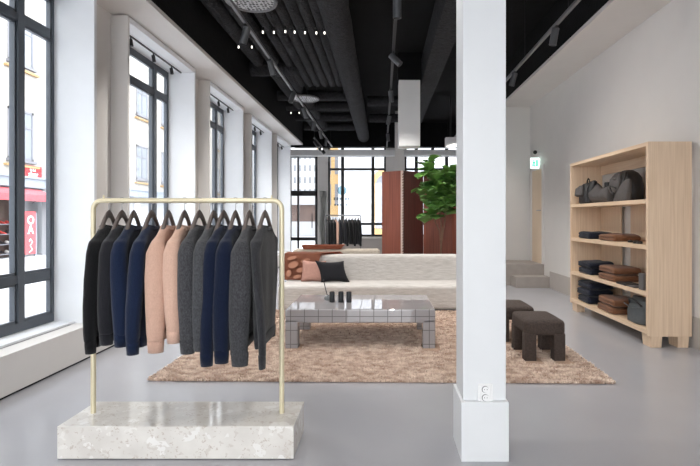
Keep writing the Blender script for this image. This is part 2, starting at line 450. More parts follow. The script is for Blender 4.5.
for x in (-1.60, -.635):
    bm = bmesh.new(); tube(bm, [(x, yb, zb + .012), (x, yb, zb + .03)], .005, 8); obj('stop_pin', bm, M['brass'], ra, True)

# ------------------------------------------------------------------ sweaters
def from_mod(name, bm, mods):
    me = bpy.data.meshes.new(name); bm.to_mesh(me); bm.free()
    o = bpy.data.objects.new(name, me); COL.objects.link(o)
    for ty, kw in mods:
        md = o.modifiers.new(ty, ty)
        for k, v in kw.items(): setattr(md, k, v)
    dg = bpy.context.evaluated_depsgraph_get()
    me2 = bpy.data.meshes.new_from_object(o.evaluated_get(dg))
    bpy.data.objects.remove(o); bpy.data.meshes.remove(me)
    for p in me2.polygons: p.use_smooth = True
    return me2

def ell(c, rt, rs, n=14):
    return [(c[0] + rt * math.cos(2 * PI * k / n), c[1] + rs * math.sin(2 * PI * k / n), c[2]) for k in range(n)]

def sweater_parts(seed, cuff_near, cuff_far, sw_near, sw_far, hem, wf=1.0):
    R = random.Random(seed)
    bm = bmesh.new()
    prof = [(hem + .05, .20, .026), (-.6, .215, .030), (-.42, .222, .030), (-.28, .222, .031), (-.22, .212, .031), (-.185, .188, .030),
            (-.155, .140, .029), (-.132, .092, .031), (-.128, .078, .026), (-.16, .062, .016)]
    loft(bm, [sell(0, 0, z, d, w, 28, 2.6) for z, w, d in prof])
    sl = {}
    for sgn, cl, sw in ((-1, cuff_near, sw_near), (1, cuff_far, sw_far)):
        zl = -.55 + (cl + .55) * .55
        path = [((0, .14, -.185), .026, .035), ((0, .19, -.213), .034, .042), ((sw * .1, .218, -.27), .042, .043), ((sw * .35, .230, -.40), .045, .042),
                ((sw * .75, .236, -.55), .043, .040), ((sw * .95, .235, zl), .038, .036), ((sw, .230, cl + .055), .034, .032)]
        loft(bm, [ell((c[0], c[1] * sgn, c[2]), rt * (wf if i_ > 1 else 1), rs) for i_, (c, rt, rs) in enumerate(path)])
        sl[sgn] = (sw, .230 * sgn, cl)
    bmesh.ops.recalc_face_normals(bm, faces=bm.faces[:])
    body = from_mod('body', bm, [('REMESH', dict(mode='VOXEL', voxel_size=.0095)), ('SMOOTH', dict(factor=.5, iterations=4))])
    for v in body.vertices:                         # soft vertical folds
        p = Vector((v.co.x * 3, v.co.y * 9, v.co.z * 2.2)) + Vector((seed * 3.7, 0, 0))
        k = min(1, max(0, (-.16 - v.co.z) * 4))
        v.co.x += k * .010 * noise.noise(p)
        v.co.y += k * .006 * noise.noise(Vector((v.co.z * 5, v.co.y * 4, seed)))
    out = [('body', body)]
    for sgn in (-1, 1):
        sw, s, cl = sl[sgn]
        bm = bmesh.new()
        loft(bm, [ell((sw * .985, s, cl + .07), .034 * wf, .032, 18), ell((sw, s * .998, cl + .045), .0338 * wf, .0318, 18), ell((sw * 1.0, s * .99, cl), .031 * wf, .028, 18)])
        bmesh.ops.recalc_face_normals(bm, faces=bm.faces[:])
        me = bpy.data.meshes.new('cuff'); bm.to_mesh(me); bm.free()
        for p in me.polygons: p.use_smooth = True
        out.append(('cuff', me))
    bm = bmesh.new()
    loft(bm, [sell(0, 0, hem + .06, .0275, .204, 28, 2.6), sell(0, 0, hem + .03, .0265, .202, 28, 2.6), sell(0, 0, hem, .024, .192, 28, 2.6)])
    bmesh.ops.recalc_face_normals(bm, faces=bm.faces[:])
    me = bpy.data.meshes.new('hem_band'); bm.to_mesh(me); bm.free()
    for p in me.polygons: p.use_smooth = True
    out.append(('hem_band', me))
    bm = bmesh.new()
    loop = [Vector(p) for p in sell(0, 0, -.128, .028, .084, 28, 2.4)]
    for i, v in enumerate(loop): v.z += -.02 * max(0, v.x / .028) - .1 * 0 - .012 * abs(v.y / .084)
    loop.append(loop[0]); tube(bm, loop, .0085, 8, cap=False)
    me = bpy.data.meshes.new('neckband'); bmesh.ops.recalc_face_normals(bm, faces=bm.faces[:]); bm.to_mesh(me); bm.free()
    for p in me.polygons: p.use_smooth = True
    out.append(('neckband', me))
    return out

def make_sweater(loc, rz, parts, m, label, group, scale=1.0, cat='sweater'):
    s = thing('sweater', label, cat, loc, rz, group)
    for nm, me in parts:
        me = me.copy(); me.materials.clear(); me.materials.append(m)
        o = bpy.data.objects.new(nm, me); COL.objects.link(o); o.parent = s
    return s

def hanger_proto():
    h = bpy.data.objects.new('clothes_hanger', None); COL.objects.link(h)
    bm = bmesh.new()
    pts = [(0, -y, z) for y, z in ((.16, -.212), (.12, -.176), (.09, -.142), (.06, -.110), (.03, -.085))] + [(0, 0, -.074)] + [(0, y, z) for y, z in ((.03, -.085), (.06, -.110), (.09, -.142), (.12, -.176), (.16, -.212))]
    rings = []
    for i, p in enumerate(pts):
        t = abs(i - 5) / 5; hh = .017 + .006 * (1 - t); tt = .0075 + .006 * t
        rings.append([(p[0] + tt * math.cos(2 * PI * k / 10), p[1], p[2] + hh * math.sin(2 * PI * k / 10)) for k in range(10)])
    loft(bm, rings); obj('shoulder_bar', bm, M['hanger'], h, True)
    bm = bmesh.new()
    hk = [(0, 0, -.07), (0, 0, -.03)] + [(0 + .0175 * math.cos(a), 0, .0175 * math.sin(a) - 0.0) for a in [(-PI / 2) + PI * 1.35 * i / 10 for i in range(11)]]
    tube(bm, hk, .0022, 8); obj('hook', bm, M['steel'], h, True)
    return h

RAIL = [  # x of the hook, material, near cuff, far cuff, near swing, far swing, turn, hem, sleeve width, phrase
    (-1.570, 'black', -.80, -.79, -.012, -.01, 11, -.78, .8, 'black knit sweater, first from the left end of the brass rail'),
    (-1.495, 'charcoal', -.755, -.80, .0, 0, 10, -.75, 1.0, 'near-black charcoal knit sweater hanging between the black and the first navy one'),
    (-1.427, 'navy', -.765, -.80, .012, 0, 9, -.76, 1.0, 'navy blue knit sweater nearest the left post, beside the charcoal one'),
    (-1.324, 'navy', -.805, -.80, -.026, .01, 9, -.78, .95, 'navy blue knit sweater with sleeve swung left, beside the first camel one'),
    (-1.226, 'beige', -.795, -.80, .0, .01, 8, -.75, 1.25, 'camel beige knit sweater next to the navy sweater'),
    (-1.135, 'beige2', -.745, -.79, .012, 0, 6, -.74, 1.05, 'paler camel knit sweater next to the dark grey marl one'),
    (-1.050, 'grey', -.80, -.80, .008, 0, 4, -.77, 1.15, 'dark grey marl knit sweater right beside the pale camel one'),
    (-.968, 'grey2', -.785, -.80, -.004, 0, 3, -.78, 1.0, 'mid grey knit sweater squeezed between dark grey marl and navy ones'),
    (-.910, 'navy2', -.865, -.80, -.022, 0, 2, -.80, 1.0, 'deep navy knit sweater with long sleeve, beside the mid grey one'),
    (-.842, 'navy2', -.85, -.80, -.012, 0, 2, -.80, 1.15, 'deep navy knit sweater beside the wide grey marl one'),
    (-.762, 'grey', -.865, -.82, -.004, 0, 4, -.79, 1.35, 'wide grey marl knit sweater, second from the right post'),
    (-.672, 'dark', -.88, -.82, .040, -.01, 0, -.79, .55, 'dark grey knit sweater seen almost edge on, nearest the right post'),
]
HP = None
for i, (x, mk, cn, cf, sn, sf, rz, hem, wf, lab) in enumerate(RAIL):
    ps = sweater_parts(i + 1, cn, cf, sn, sf, hem, wf)
    make_sweater((x, yb, zb - .014), math.radians(rz), ps, W[mk], lab, 'sweaters on the brass rail')
    if HP is None: HP = hanger_proto(); h = HP
    else: h = dup(HP)
    h.location = (x, yb, zb); h.rotation_euler = (0, 0, math.radians(rz + random.uniform(-4, 4)))
    tag(h, 'taupe wooden hanger holding the ' + lab.replace(' knit sweater', ' sweater').split(',')[0].replace(' hanging', '').replace(' one', ' one'), 'hanger', 'hangers on the brass rail')

# ------------------------------------------------------------------ rug
FEET = [(-.9575 + dx, -.8325 + dx, 4.74 + dy, 4.865 + dy) for dx in (0, 1.36) for dy in (0, .795)]
FEET += [(sx + dx, sx + dx + .105, sy + dy, sy + dy + .105) for sx, sy in ((1.29, 4.33), (1.22, 4.99)) for dx in (0, .261) for dy in (0, .365)]
def rug():
    R = random.Random(3)
    rg = thing('shaggy_rug', 'large shaggy beige and brown rug lying on the grey floor under the table', 'rug', (0, 3.775, 0))
    part('backing', M['shag_back'], rg, [(-1.83, 1.80, .02, 2.86, 0.001, .012)])
    vs, fs, ci = [], [], []
    def pile(N, y0, y1, w, hh):
        for _ in range(N):
            x = R.uniform(-1.87, 1.83); y = R.uniform(y0, y1)
            if any(fx0 - .03 < x < fx1 + .03 and fy0 - .10 < y + 3.775 < fy1 + .02 for fx0, fx1, fy0, fy1 in FEET): continue
            a = R.uniform(0, 2 * PI); l = hh * R.uniform(.6, 1.2); t = R.uniform(.1, .9)
            dx, dy = math.cos(a), math.sin(a); px, py = -dy * w, dx * w
            b = len(vs)
            vs.extend([(x - px, y - py, .008), (x + px, y + py, .008),
                       (x + dx * l * t * .5 + px * .8, y + dy * l * t * .5 + py * .8, .008 + l * .7),
                       (x + dx * l * t * .5 - px * .8, y + dy * l * t * .5 - py * .8, .008 + l * .7),
                       (x + dx * l * t * 1.2, y + dy * l * t * 1.2, .008 + l * (1 - .4 * t))])
            fs.append((b, b + 1, b + 2, b + 3)); fs.append((b + 3, b + 2, b + 4))
    pile(70000, 0.0, 1.3, .0055, .024); pile(34000, 1.3, 2.88, .009, .024)
    me = bpy.data.meshes.new('pile'); me.from_pydata(vs, [], fs)
    m = mat('shag_wool', (234, 216, 200), 1.0, rgb2=(188, 160, 142), scale=(11, 17, 10), detail=8, lo=.38, hi=.64, spec=.1, sheen=.2)
    nt = m.node_tree
    me.materials.append(m)
    o = bpy.data.objects.new('pile', me); COL.objects.link(o); o.parent = rg; o['kind'] = 'stuff'
    rg.rotation_euler = (0, 0, -math.radians(1.05))
rug()

# ------------------------------------------------------------------ tiled coffee table
tb = thing('coffee_table', 'low grey tiled coffee table with square legs on the shaggy rug', 'table', (-.215, 5.2, 0))
hx, hy = .7425, .46
part('table_top', M['tile'], tb, [(-hx, hx, -hy, hy, .262, .397)], .014, False, 4)
for sx in (-1, 1):
    for sy in (-1, 1):
        x0, x1 = sorted((sx * hx, sx * (hx - .125))); y0, y1 = sorted((sy * hy, sy * (hy - .125)))
        part('leg', M['tile'], tb, [(x0, x1, y0, y1, .0, .30)], .014, False, 4)
ct = .397
for i, x in enumerate((-.535, -.44, -.355)):
    bm = bmesh.new()
    lathe(bm, [(.0, 0), (.026, 0), (.029, .006), (.0285, .105), (.027, .112), (.0245, .112), (.024, .02), (0, .018)])
    tag(obj('cup', bm, M['cup'], None, True, (x, 5.15, ct)), 'black cylindrical cup, %s of three in a row on the tiled table' % ('left', 'middle', 'right')[i], 'cup', 'black cups on the table')
v = thing('stick_holder', 'small grey glass holder with a thin black stick at the back of the tiled table', 'stick holder', (-.60, 5.28, ct))
bm = bmesh.new(); lathe(bm, [(0, 0), (.03, 0), (.036, .02), (.03, .045), (.012, .055), (0, .056)]); obj('glass_base', bm, M['glasspot'], v, True)
bm = bmesh.new(); tube(bm, [(.0, 0, .05), (-.02, 0, .12), (-.045, 0, .225)], .005, 8); obj('stick', bm, M['black'], v, True)

# ------------------------------------------------------------------ sofas
def soft_box(x0, x1, y0, y1, z0, z1, bev=.05, amp=.006, seed=0, cuts=10):
    bm = bmesh.new(); box(bm, x0, x1, y0, y1, z0, z1, bev=bev, seg=4)
    bmesh.ops.subdivide_edges(bm, edges=[e for e in bm.edges if e.calc_length() > .15], cuts=cuts, use_grid_fill=True)
    for v_ in bm.verts:
        n_ = noise.noise(Vector((v_.co.x * 3, v_.co.y * 3 + seed, v_.co.z * 3)))
        v_.co += Vector((0, -1, .6)) * n_ * amp
    return bm
sf = thing('sofa', 'long pale oatmeal boucle sofa facing the tiled coffee table', 'sofa', (.05, 6.65, 0))
obj('seat', soft_box(-1.5, 1.5, 0, .66, .025, .36, .04, seed=1), M['sofa'], sf, True)
obj('backrest', soft_box(-1.5, 1.5, .60, .92, .025, .738, .05, seed=5), M['sofa'], sf, True)
for x in (-1.35, 1.35):
    for y in (.12, .75):
        part('foot', M['black'], sf, [(x - .04, x + .04, y - .04, y + .04, 0, .03)])
def cushion(w, h, d, corner=1.0, shear=0.0):
    bm = bmesh.new(); n = 16
    grid = {}
    for side in (1, -1):
        for i in range(n + 1):
            for j in range(n + 1):
                u, v_ = i / n * 2 - 1, j / n * 2 - 1
                k = max(0, (1 - u ** 4) * (1 - v_ ** 4)) ** .55
                pin = 1 - .10 * (1 - u * u) * 0 
                x = u * w / 2 * (1 - .08 * (1 - abs(v_) ** 2) * corner * 1); z = v_ * h / 2 * (1 - .10 * (1 - u * u) * corner)
                if side == -1 and (i in (0, n) or j in (0, n)): grid[(side, i, j)] = grid[(1, i, j)]; continue
                grid[(side, i, j)] = bm.verts.new((x - shear * z, -side * k * d / 2, z + h / 2))
    for side in (1, -1):
        for i in range(n):
            for j in range(n):
                try: bm.faces.new((grid[(side, i, j)], grid[(side, i + 1, j)], grid[(side, i + 1, j + 1)], grid[(side, i, j + 1)]))
                except ValueError: pass
    return bm
def put_cushion(w, h, d, loc, tilt, roll, m, label, corner=1.0, shear=0.0):
    o = obj('cushion', cushion(w, h, d, corner, shear), m, None, True, loc); o.rotation_euler = (math.radians(tilt), math.radians(roll), math.radians(2))
    return tag(o, label, 'cushion')
put_cushion(.36, .32, .13, (-1.02, 7.10, .355), -16, 2, M['pink'], 'dusty pink square cushion leaning on the sofa back, left of the navy one')
put_cushion(.43, .33, .13, (-.73, 7.02, .352), -17, 1, M['navyc'], 'dark navy cushion leaning on the sofa back over the pink one', 1.7, .32)
# leather throw over the left end of the backrest
th = thing('leather_throw', 'brown leather hide with paler patches draped over the left end of the sofa back', 'throw', (0, 0, 0))
bm = bmesh.new()
prof = [(7.215, .37), (7.21, .5), (7.21, .62), (7.21, .71), (7.235, .765), (7.30, .772), (7.42, .772), (7.55, .77), (7.60, .74), (7.605, .55)]
nx = 14; rows = []
for j, (y, z) in enumerate(prof):
    xr = (-.98, -.97, -.95, -.93, -.90, -.82, -.74, -.66, -.62, -.62)[j]
    rows.append([(-1.465 + (xr + 1.465) * i / nx, y - .006 * noise.noise(Vector((i * .5, j * .7, 0))), z + .006 * noise.noise(Vector((i * .6, j, 4)))) for i in range(nx + 1)])
vv = [[bm.verts.new(p) for p in rw] for rw in rows]
for a_, b_ in zip(vv, vv[1:]):
    for i in range(nx): bm.faces.new((a_[i], a_[i + 1], b_[i + 1], b_[i]))
bmesh.ops.solidify(bm, geom=bm.faces[:], thickness=-.008)
hide = obj('hide', bm, M['leather'], th, True)
bm = bmesh.new()
for (px, pz, rx, rz_) in ((-1.33, .60, .075, .05), (-1.35, .70, .07, .028), (-1.22, .52, .06, .035), (-1.15, .66, .07, .03), (-1.40, .47, .04, .05), (-1.27, .42, .06, .028)):
    ol = [(px + rx * math.cos(2 * PI * k / 16), pz + rz_ * math.sin(2 * PI * k / 16) + .2 * rx * math.cos(2 * PI * k / 16)) for k in range(16)]
    loft(bm, [[(p[0], 7.192, p[1]) for p in ol], [(p[0], 7.206, p[1]) for p in ol]])
obj('pale_patch', bm, M['leather_pale'], hide)

s2 = thing('sofa', 'beige linen sofa standing behind the oatmeal sofa, back towards it', 'sofa', (-.1, 8.55, 0))
obj('backrest', soft_box(-1.5, .06, 0, .3, .03, .74, .05, seed=9), M['sofa_far'], s2, True)
obj('seat', soft_box(-1.5, .06, .26, .95, .03, .40, .05, seed=11), M['sofa_far'], s2, True)
for x in (-1.35, -.05):
    for y in (.12, .8): part('foot', M['black'], s2, [(x - .04, x + .04, y - .04, y + .04, 0, .035)])
t2 = thing('leather_tray', 'brown leather tray with raised edges on the beige sofa back behind', 'tray', (-1.04, 8.7, .742))
part('tray_base', M['leather'], t2, [(-.36, .30, -.14, .14, 0, .012)], .003)
bm = bmesh.new()
o4 = [(-.40, -.17), (.36, -.17), (.36, .17), (-.40, .17)]; i4 = [(-.36, -.14), (.30, -.14), (.30, .14), (-.36, .14)]
def slab(bm, a, b, za, zb_, th_=.01):
    q = [bm.verts.new((a[0][0], a[0][1], za)), bm.verts.new((a[1][0], a[1][1], za)), bm.verts.new((b[1][0], b[1][1], zb_)), bm.verts.new((b[0][0], b[0][1], zb_))]
    f = bm.faces.new(q); bmesh.ops.solidify(bm, geom=[f], thickness=th_)
for k in range(4):
    slab(bm, (i4[k], i4[(k + 1) % 4]), (o4[k], o4[(k + 1) % 4]), .005, .07)
obj('tray_rim', bm, M['leather'], t2)

# ------------------------------------------------------------------ stools
def stool(x0, y0, label):
    s = thing('stool', label, 'stool', (x0 + .183, y0 + .23, 0), 0, 'dark woven stools')
    hw, hd = .183, .235
    bm = soft_box(-hw, hw, -hd, hd, .235, .375, .035, .002, 2, 4)
    for v_ in bm.verts:
        if v_.co.z > .35: v_.co.z += .012 * (1 - (v_.co.x / hw) ** 2) * (1 - (v_.co.y / hd) ** 2)
    obj('seat', bm, M['stool'], s, True)
    for sx in (-1, 1):
        for sy in (-1, 1):
            xa, xb = sorted((sx * hw, sx * (hw - .105))); ya, yb_ = sorted((sy * hd, sy * (hd - .105)))
            part('leg', M['stool'], s, [(xa, xb, ya, yb_, 0, .26)], .012, True, 3)
    return s
stool(1.29, 4.33, 'dark brown woven upholstered stool at the front edge of the rug')
stool(1.22, 4.99, 'dark brown woven upholstered stool partly hidden behind the front stool and column')

# ------------------------------------------------------------------ wooden display shelf on the right
sh = thing('display_shelf', 'tall open ash wood shelf unit against the right wall', 'shelf', (2.66, 4.8, 0))
D, Ln = .44, 1.99
part('side_panel', M['wood_v'], sh, [(0, D, 0, .04, .112, 2.065)], .002)
part('side_panel', M['wood_v'], sh, [(0, D, Ln - .04, Ln, .112, 2.065)], .002)
part('top_board', M['wood_h'], sh, [(0.0, D, .04, Ln - .04, 2.025, 2.065)], .001)
SZ = [.173, .556, 1.025, 1.49]
for z in SZ: part('shelf_board', M['wood_h'], sh, [(0.0, D, .04, Ln - .04, z - .043, z)], .001)
part('back_rail', M['wood_h'], sh, [(D - .025, D, .04, Ln - .04, 1.90, 2.025)])
for a, b in zip(SZ, SZ[1:]):
    for ya, yb_ in ((1.39, 1.94), (.30, 1.14)):
        part('back_panel', M['wood_v'], sh, [(D - .025, D, ya, yb_, a, b - .043)])
for ya in (.0, Ln - .17):
    for xa in (.03, .30):
        bm = bmesh.new(); box(bm, xa, xa + .115, ya + .003, ya + .17, 0, .115)
        for v_ in bm.verts:
            if v_.co.z < .05: v_.co.x += (xa + .0575 - v_.co.x) * .1; v_.co.y += (ya + .085 - v_.co.y) * .1
        obj('foot', bm, M['wood_v'], sh)

def fold(loc, wx, wy, h, m, label, group, seed, rz=0):
    bm = bmesh.new()
    box(bm, -wx / 2, wx / 2, -wy / 2, wy / 2, 0, h, bev=h * .44, seg=4)
    bmesh.ops.subdivide_edges(bm, edges=[e for e in bm.edges if e.calc_length() > .08], cuts=7, use_grid_fill=True)
    for v_ in bm.verts:
        n_ = noise.noise(Vector((v_.co.x * 6 + seed * 3.1, v_.co.y * 6, v_.co.z * 8)))
        f = v_.co.z / h
        if f > .6: v_.co.z += n_ * .012 - .010 * abs(v_.co.y / wy * 2) ** 2
        v_.co.x += n_ * .010 + (-.016 * math.exp(-((f - .5) / .12) ** 2) * -1 if v_.co.x < -wx / 2 + .02 else 0)
        v_.co.y += n_ * .008
    o = obj('folded_sweater', bm, m, None, True, loc); o.rotation_euler = (0, 0, rz)
    return tag(o, label, 'sweater', group)
xs = 2.85
def stack(y, z, n, h, m, col, where, seed):
    zz = z
    for k in range(n):
        pos = {1: ['single one'], 2: ['lower of two', 'upper of two'], 3: ['lowest of three', 'middle of three', 'topmost of three']}[n][k]
        fold((xs + random.uniform(-.01, .01), y + random.uniform(-.015, .015), zz), .33, .40 if col == 'navy' else .44, h, m,
             'folded %s sweater, %s on the %s' % (col, pos, where), 'folded sweaters on the shelf', seed + k, random.uniform(-.05, .05))
        zz += h + .002
sn = ['bottom board of the ash shelf', 'second board up of the ash shelf', 'third board up of the ash shelf']
stack(6.42, SZ[0], 3, .095, W['nfold'], 'navy', sn[0], 10)
stack(5.78, SZ[0], 2, .088, W['brown'], 'brown', sn[0], 20)
stack(6.42, SZ[1], 2, .085, W['nfold'], 'navy', sn[1], 30)
stack(5.78, SZ[1], 2, .082, W['brown'], 'brown', sn[1], 40)
stack(6.42, SZ[2], 1, .095, W['nfold'], 'navy', sn[2], 50)
stack(5.78, SZ[2], 1, .085, W['brown'], 'brown', sn[2], 60)

def blob(name, m, parent, rings, seed=0, amp=.006, p=2.6, n=24):
    bm = bmesh.new()
    loft(bm, [sell(cx, cy, z, rx, ry, n, p) for cx, cy, z, rx, ry in rings])
    for v_ in bm.verts:
        v_.co += Vector((1, 1, 0)) * noise.noise(v_.co * 12 + Vector((seed, 0, 0))) * amp
    return obj(name, bm, m, parent, True)
zt = SZ[3]
b1 = thing('backpack', 'small charcoal backpack with a top loop at the far left of the top shelf', 'bag', (2.80, 6.50, zt))
blob('body', M['bag_black'], b1, [(0, 0, 0, .09, .13), (0, 0, .02, .11, .15), (0, 0, .15, .11, .15), (0, 0, .24, .095, .125), (0, 0, .275, .06, .09), (0, 0, .285, .02, .03)], 1)
blob('front_pocket', M['bag_grey'], b1, [(-.10, .03, .10, .03, .09), (-.115, .03, .12, .04, .11), (-.11, .03, .21, .035, .10), (-.09, .02, .25, .01, .06)], 2, .004)
bm = bmesh.new(); tube(bm, [(0, .05, .27), (0, .045, .32), (0, .01, .345), (0, -.025, .32), (0, -.03, .27)], .008, 8); obj('top_loop', bm, M['bag_black'], b1, True)
b2 = thing('slouch_bag', 'slouching dark grey bag with a raised neck, between backpack and pouch on the top shelf', 'bag', (2.84, 6.21, zt))
bm = bmesh.new()
ns = 18; rings = []
prof = [(-.275, .02), (-.26, .12), (-.22, .24), (-.17, .29), (-.12, .27), (-.05, .215), (.03, .185), (.09, .19), (.14, .215), (.20, .225), (.235, .22), (.26, .12), (.27, .03)]
for y, h in prof:
    w = .105 * (1 - (abs(y) / .3) ** 4) + .015
    rings.append([(w * math.cos(2 * PI * k / ns) * (1 - .45 * max(0, math.sin(2 * PI * k / ns))), -y, h / 2 + h / 2 * math.sin(2 * PI * k / ns)) for k in range(ns)])
loft(bm, rings); obj('body', bm, M['bag_grey'], b2, True)
blob('dark_flap', M['bag_black'], b2, [(-.07, .17, .10, .05, .075), (-.06, .17, .2, .055, .08), (-.03, .17, .29, .04, .06), (-.02, .17, .31, .01, .02)], 4, .004)
bm = bmesh.new(); lathe(bm, [(0, 0), (.045, 0), (.048, .06), (.04, .062), (.038, .02), (0, .02)], (0, -.19, .195), 16); obj('neck', bm, M['bag_black'], b2, True)
b3 = thing('pouch_bag', 'peaked grey suede pouch leaning in front of the round backpack on the top shelf', 'bag', (2.75, 5.50, zt))
blob('body', M['bag_grey'], b3, [(0, 0, 0, .05, .14), (0, 0, .015, .055, .155), (.01, -.02, .10, .05, .125), (.02, -.05, .19, .035, .085), (.03, -.08, .245, .02, .045), (.03, -.08, .25, .005, .02)], 7, .004, 3)
bm = bmesh.new(); tube(bm, [(-.02, .10, .16), (-.05, .19, .19), (-.03, .23, .17), (-.02, .17, .08)], .007, 8); obj('strap', bm, M['bag_black'], b3, True)
b4 = thing('backpack', 'large round-topped black backpack near the right end of the top shelf', 'bag', (2.93, 5.70, zt))
blob('body', M['bag_black'], b4, [(0, 0, 0, .10, .19), (0, 0, .02, .12, .21), (0, 0, .18, .125, .215), (0, .01, .28, .115, .19), (0, .02, .34, .09, .14), (0, .02, .375, .05, .07), (0, .02, .38, .02, .03)], 8)
blob('front_pocket', M['bag_grey'], b4, [(-.12, .08, .12, .03, .11), (-.13, .08, .16, .035, .13), (-.12, .08, .28, .03, .12), (-.09, .08, .345, .015, .07)], 9, .003)
bm = bmesh.new(); tube(bm, [(-.10, -.13, .33), (-.14, -.17, .25), (-.14, -.19, .14), (-.11, -.18, .05)], .016, 8); obj('strap', bm, M['bag_black'], b4, True)
bm = bmesh.new(); tube(bm, [(-.16, .06, .27), (-.16, .0, .275)], .005, 6); obj('zip_puller', bm, M['steel'], b4, True)
# small things to the right
gl = thing('sunglasses', 'folded black sunglasses lying on the third board of the ash shelf', 'sunglasses', (2.74, 5.14, SZ[2]))
for dy in (-.035, .035):
    bm = bmesh.new(); lathe(bm, [(0, 0), (.028, .001), (.03, .02), (.02, .028), (0, .03)], (0, dy, 0), 14); obj('lens', bm, M['black'], gl, True)
bm = bmesh.new(); tube(bm, [(0, -.065, .026), (.03, -.04, .015), (.05, .05, .012)], .004, 6); obj('temple', bm, M['black'], gl, True)
g2 = dup(gl, (2.80, 5.35, SZ[2]), .4, 'folded black sunglasses next to the brown sweater on the third board')
wl = part('wallet', M['bag_black'], None, [(-.08, .08, -.10, .10, 0, .022)], .006); wl.location = (2.74, 5.36, SZ[1])
tag(wl, 'flat black leather wallet lying on the second board of the ash shelf', 'wallet')
w2 = part('wallet', M['bag_grey'], None, [(-.05, .05, -.07, .07, 0, .018)], .006); w2.location = (2.72, 5.16, SZ[1])
tag(w2, 'small grey leather wallet lying before the grey card box', 'wallet')
cb_ = part('card_box', M['box_grey'], None, [(-.07, .07, -.045, .045, 0, .17)], .003); cb_.location = (2.75, 4.97, SZ[1])
tag(cb_, 'upright grey card box at the right end of the second shelf board', 'box')
hb = thing('handbag', 'slate grey leather handbag at the right end of the bottom shelf board', 'bag', (2.79, 5.16, SZ[0]))
blob('body', M['bag_slate'], hb, [(0, 0, 0, .08, .15), (0, 0, .015, .10, .19), (0, 0, .12, .095, .20), (0, 0, .22, .07, .175), (0, 0, .275, .035, .15), (0, 0, .28, .02, .13)], 12, .012)
bm = bmesh.new(); tube(bm, [(-.06, .13, .20), (-.10, .08, .25), (-.11, 0, .265), (-.10, -.08, .25), (-.07, -.13, .2)], .010, 8); obj('handle', bm, M['bag_black'], hb, True)
bm = bmesh.new(); tube(bm, [(-.112, .15, .19), (-.12, .0, .17), (-.10, -.16, .19)], .006, 8); obj('seam', bm, M['bag_slate'], hb, True)

# ------------------------------------------------------------------ steps, side door, exit sign
stp = sempty('trim_7')
part('lower_step', M['step'], stp, [(2.49, XR, 8.92, 9.27, 0, .20)])
part('upper_step', M['step'], stp, [(2.30, XR, 9.27, 10.13, 0, .41)])
part('side_cheek', M['greige'], stp, [(1.78, 2.30, 9.3, 10.13, 0, .41)])
d1 = sempty('door_1')
part('door_frame', M['wall'], d1, [(XR - .03, XR, 9.24, 9.33, .41, 2.33), (XR - .03, XR, 9.95, 10.04, .41, 2.33), (XR - .03, XR, 9.33, 9.95, 2.26, 2.33)])
part('door_leaf', M['door'], d1, [(XR - .018, XR, 9.33, 9.95, .41, 2.26)])
bm = bmesh.new(); tube(bm, [(XR - .018, 9.41, 1.45), (XR - .06, 9.41, 1.45), (XR - .06, 9.53, 1.45)], .010, 8); obj('door_handle', bm, M['steel'], d1, True)
ex = thing('exit_sign', 'small lit green and white emergency exit sign above the side door', 'exit sign', (XR + .0, 9.5, 2.28))
part('sign_panel', M['exit'], ex, [(-.19, -.02, -.02, .02, 0, .21)], .004)
part('bracket', M['white_metal'], ex, [(-.02, 0, -.015, .015, .08, .14)])
bm = bmesh.new()
box(bm, -.145, -.115, -.0225, -.0205, .14, .17); box(bm, -.155, -.105, -.0225, -.0205, .09, .135); box(bm, -.165, -.13, -.0225, -.0205, .04, .085)
box(bm, -.125, -.10, -.0225, -.0205, .03, .085); box(bm, -.09, -.05, -.0225, -.0205, .04, .17)
obj('pictogram', bm, M['exit_green'], ex)
cam_ = thing('dome_camera', 'tiny black dome camera fixed on the wall above the exit sign', 'lamp', (XR, 9.5, 2.60))  # black dome camera on a short wall arm, not a lamp
bm = bmesh.new(); tube(bm, [(0, 0, 0), (-.08, 0, 0)], .012, 8); obj('arm', bm, M['white_metal'], cam_, True)
bm = bmesh.new(); bmesh.ops.create_uvsphere(bm, u_segments=14, v_segments=8, radius=.04); obj('fixture_head', bm, M['black'], cam_, True, (-.10, 0, 0))

# ------------------------------------------------------------------ folding screen and plant
fs_ = thing('folding_screen', 'tall reddish mahogany folding screen standing behind the sofas', 'screen', (0, 0, 0))
def panel(x0, y0, x1, y1, m, zt_=2.25, th_=.03):
    d = Vector((x1 - x0, y1 - y0, 0)).normalized(); nrm = Vector((-d.y, d.x, 0)) * th_
    bm = bmesh.new()
    a = [(x0, y0), (x1, y1), (x1 + nrm.x, y1 + nrm.y), (x0 + nrm.x, y0 + nrm.y)]
    loft(bm, [[(p[0], p[1], 0.0) for p in a], [(p[0], p[1], zt_) for p in a]])
    return obj('screen_panel', bm, m, fs_)
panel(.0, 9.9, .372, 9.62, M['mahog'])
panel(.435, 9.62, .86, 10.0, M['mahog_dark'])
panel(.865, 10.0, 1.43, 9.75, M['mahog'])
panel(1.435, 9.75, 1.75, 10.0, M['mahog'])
bm = bmesh.new(); box(bm, .375, .43, 9.60, 9.64, 0, 2.25)
ed = obj('hinge_edge', bm, M['mahog_edge'], fs_)
bm = bmesh.new()
z = .01
while z < 2.2:
    q = [bm.verts.new(p) for p in ((.405, 9.597, z), (.43, 9.597, z + .014), (.43, 9.597, z + .042), (.405, 9.597, z + .028))]
    bm.faces.new(q); z += .055
bmesh.ops.solidify(bm, geom=bm.faces[:], thickness=.004)
obj('finger_joint', bm, M['mahog'], ed)

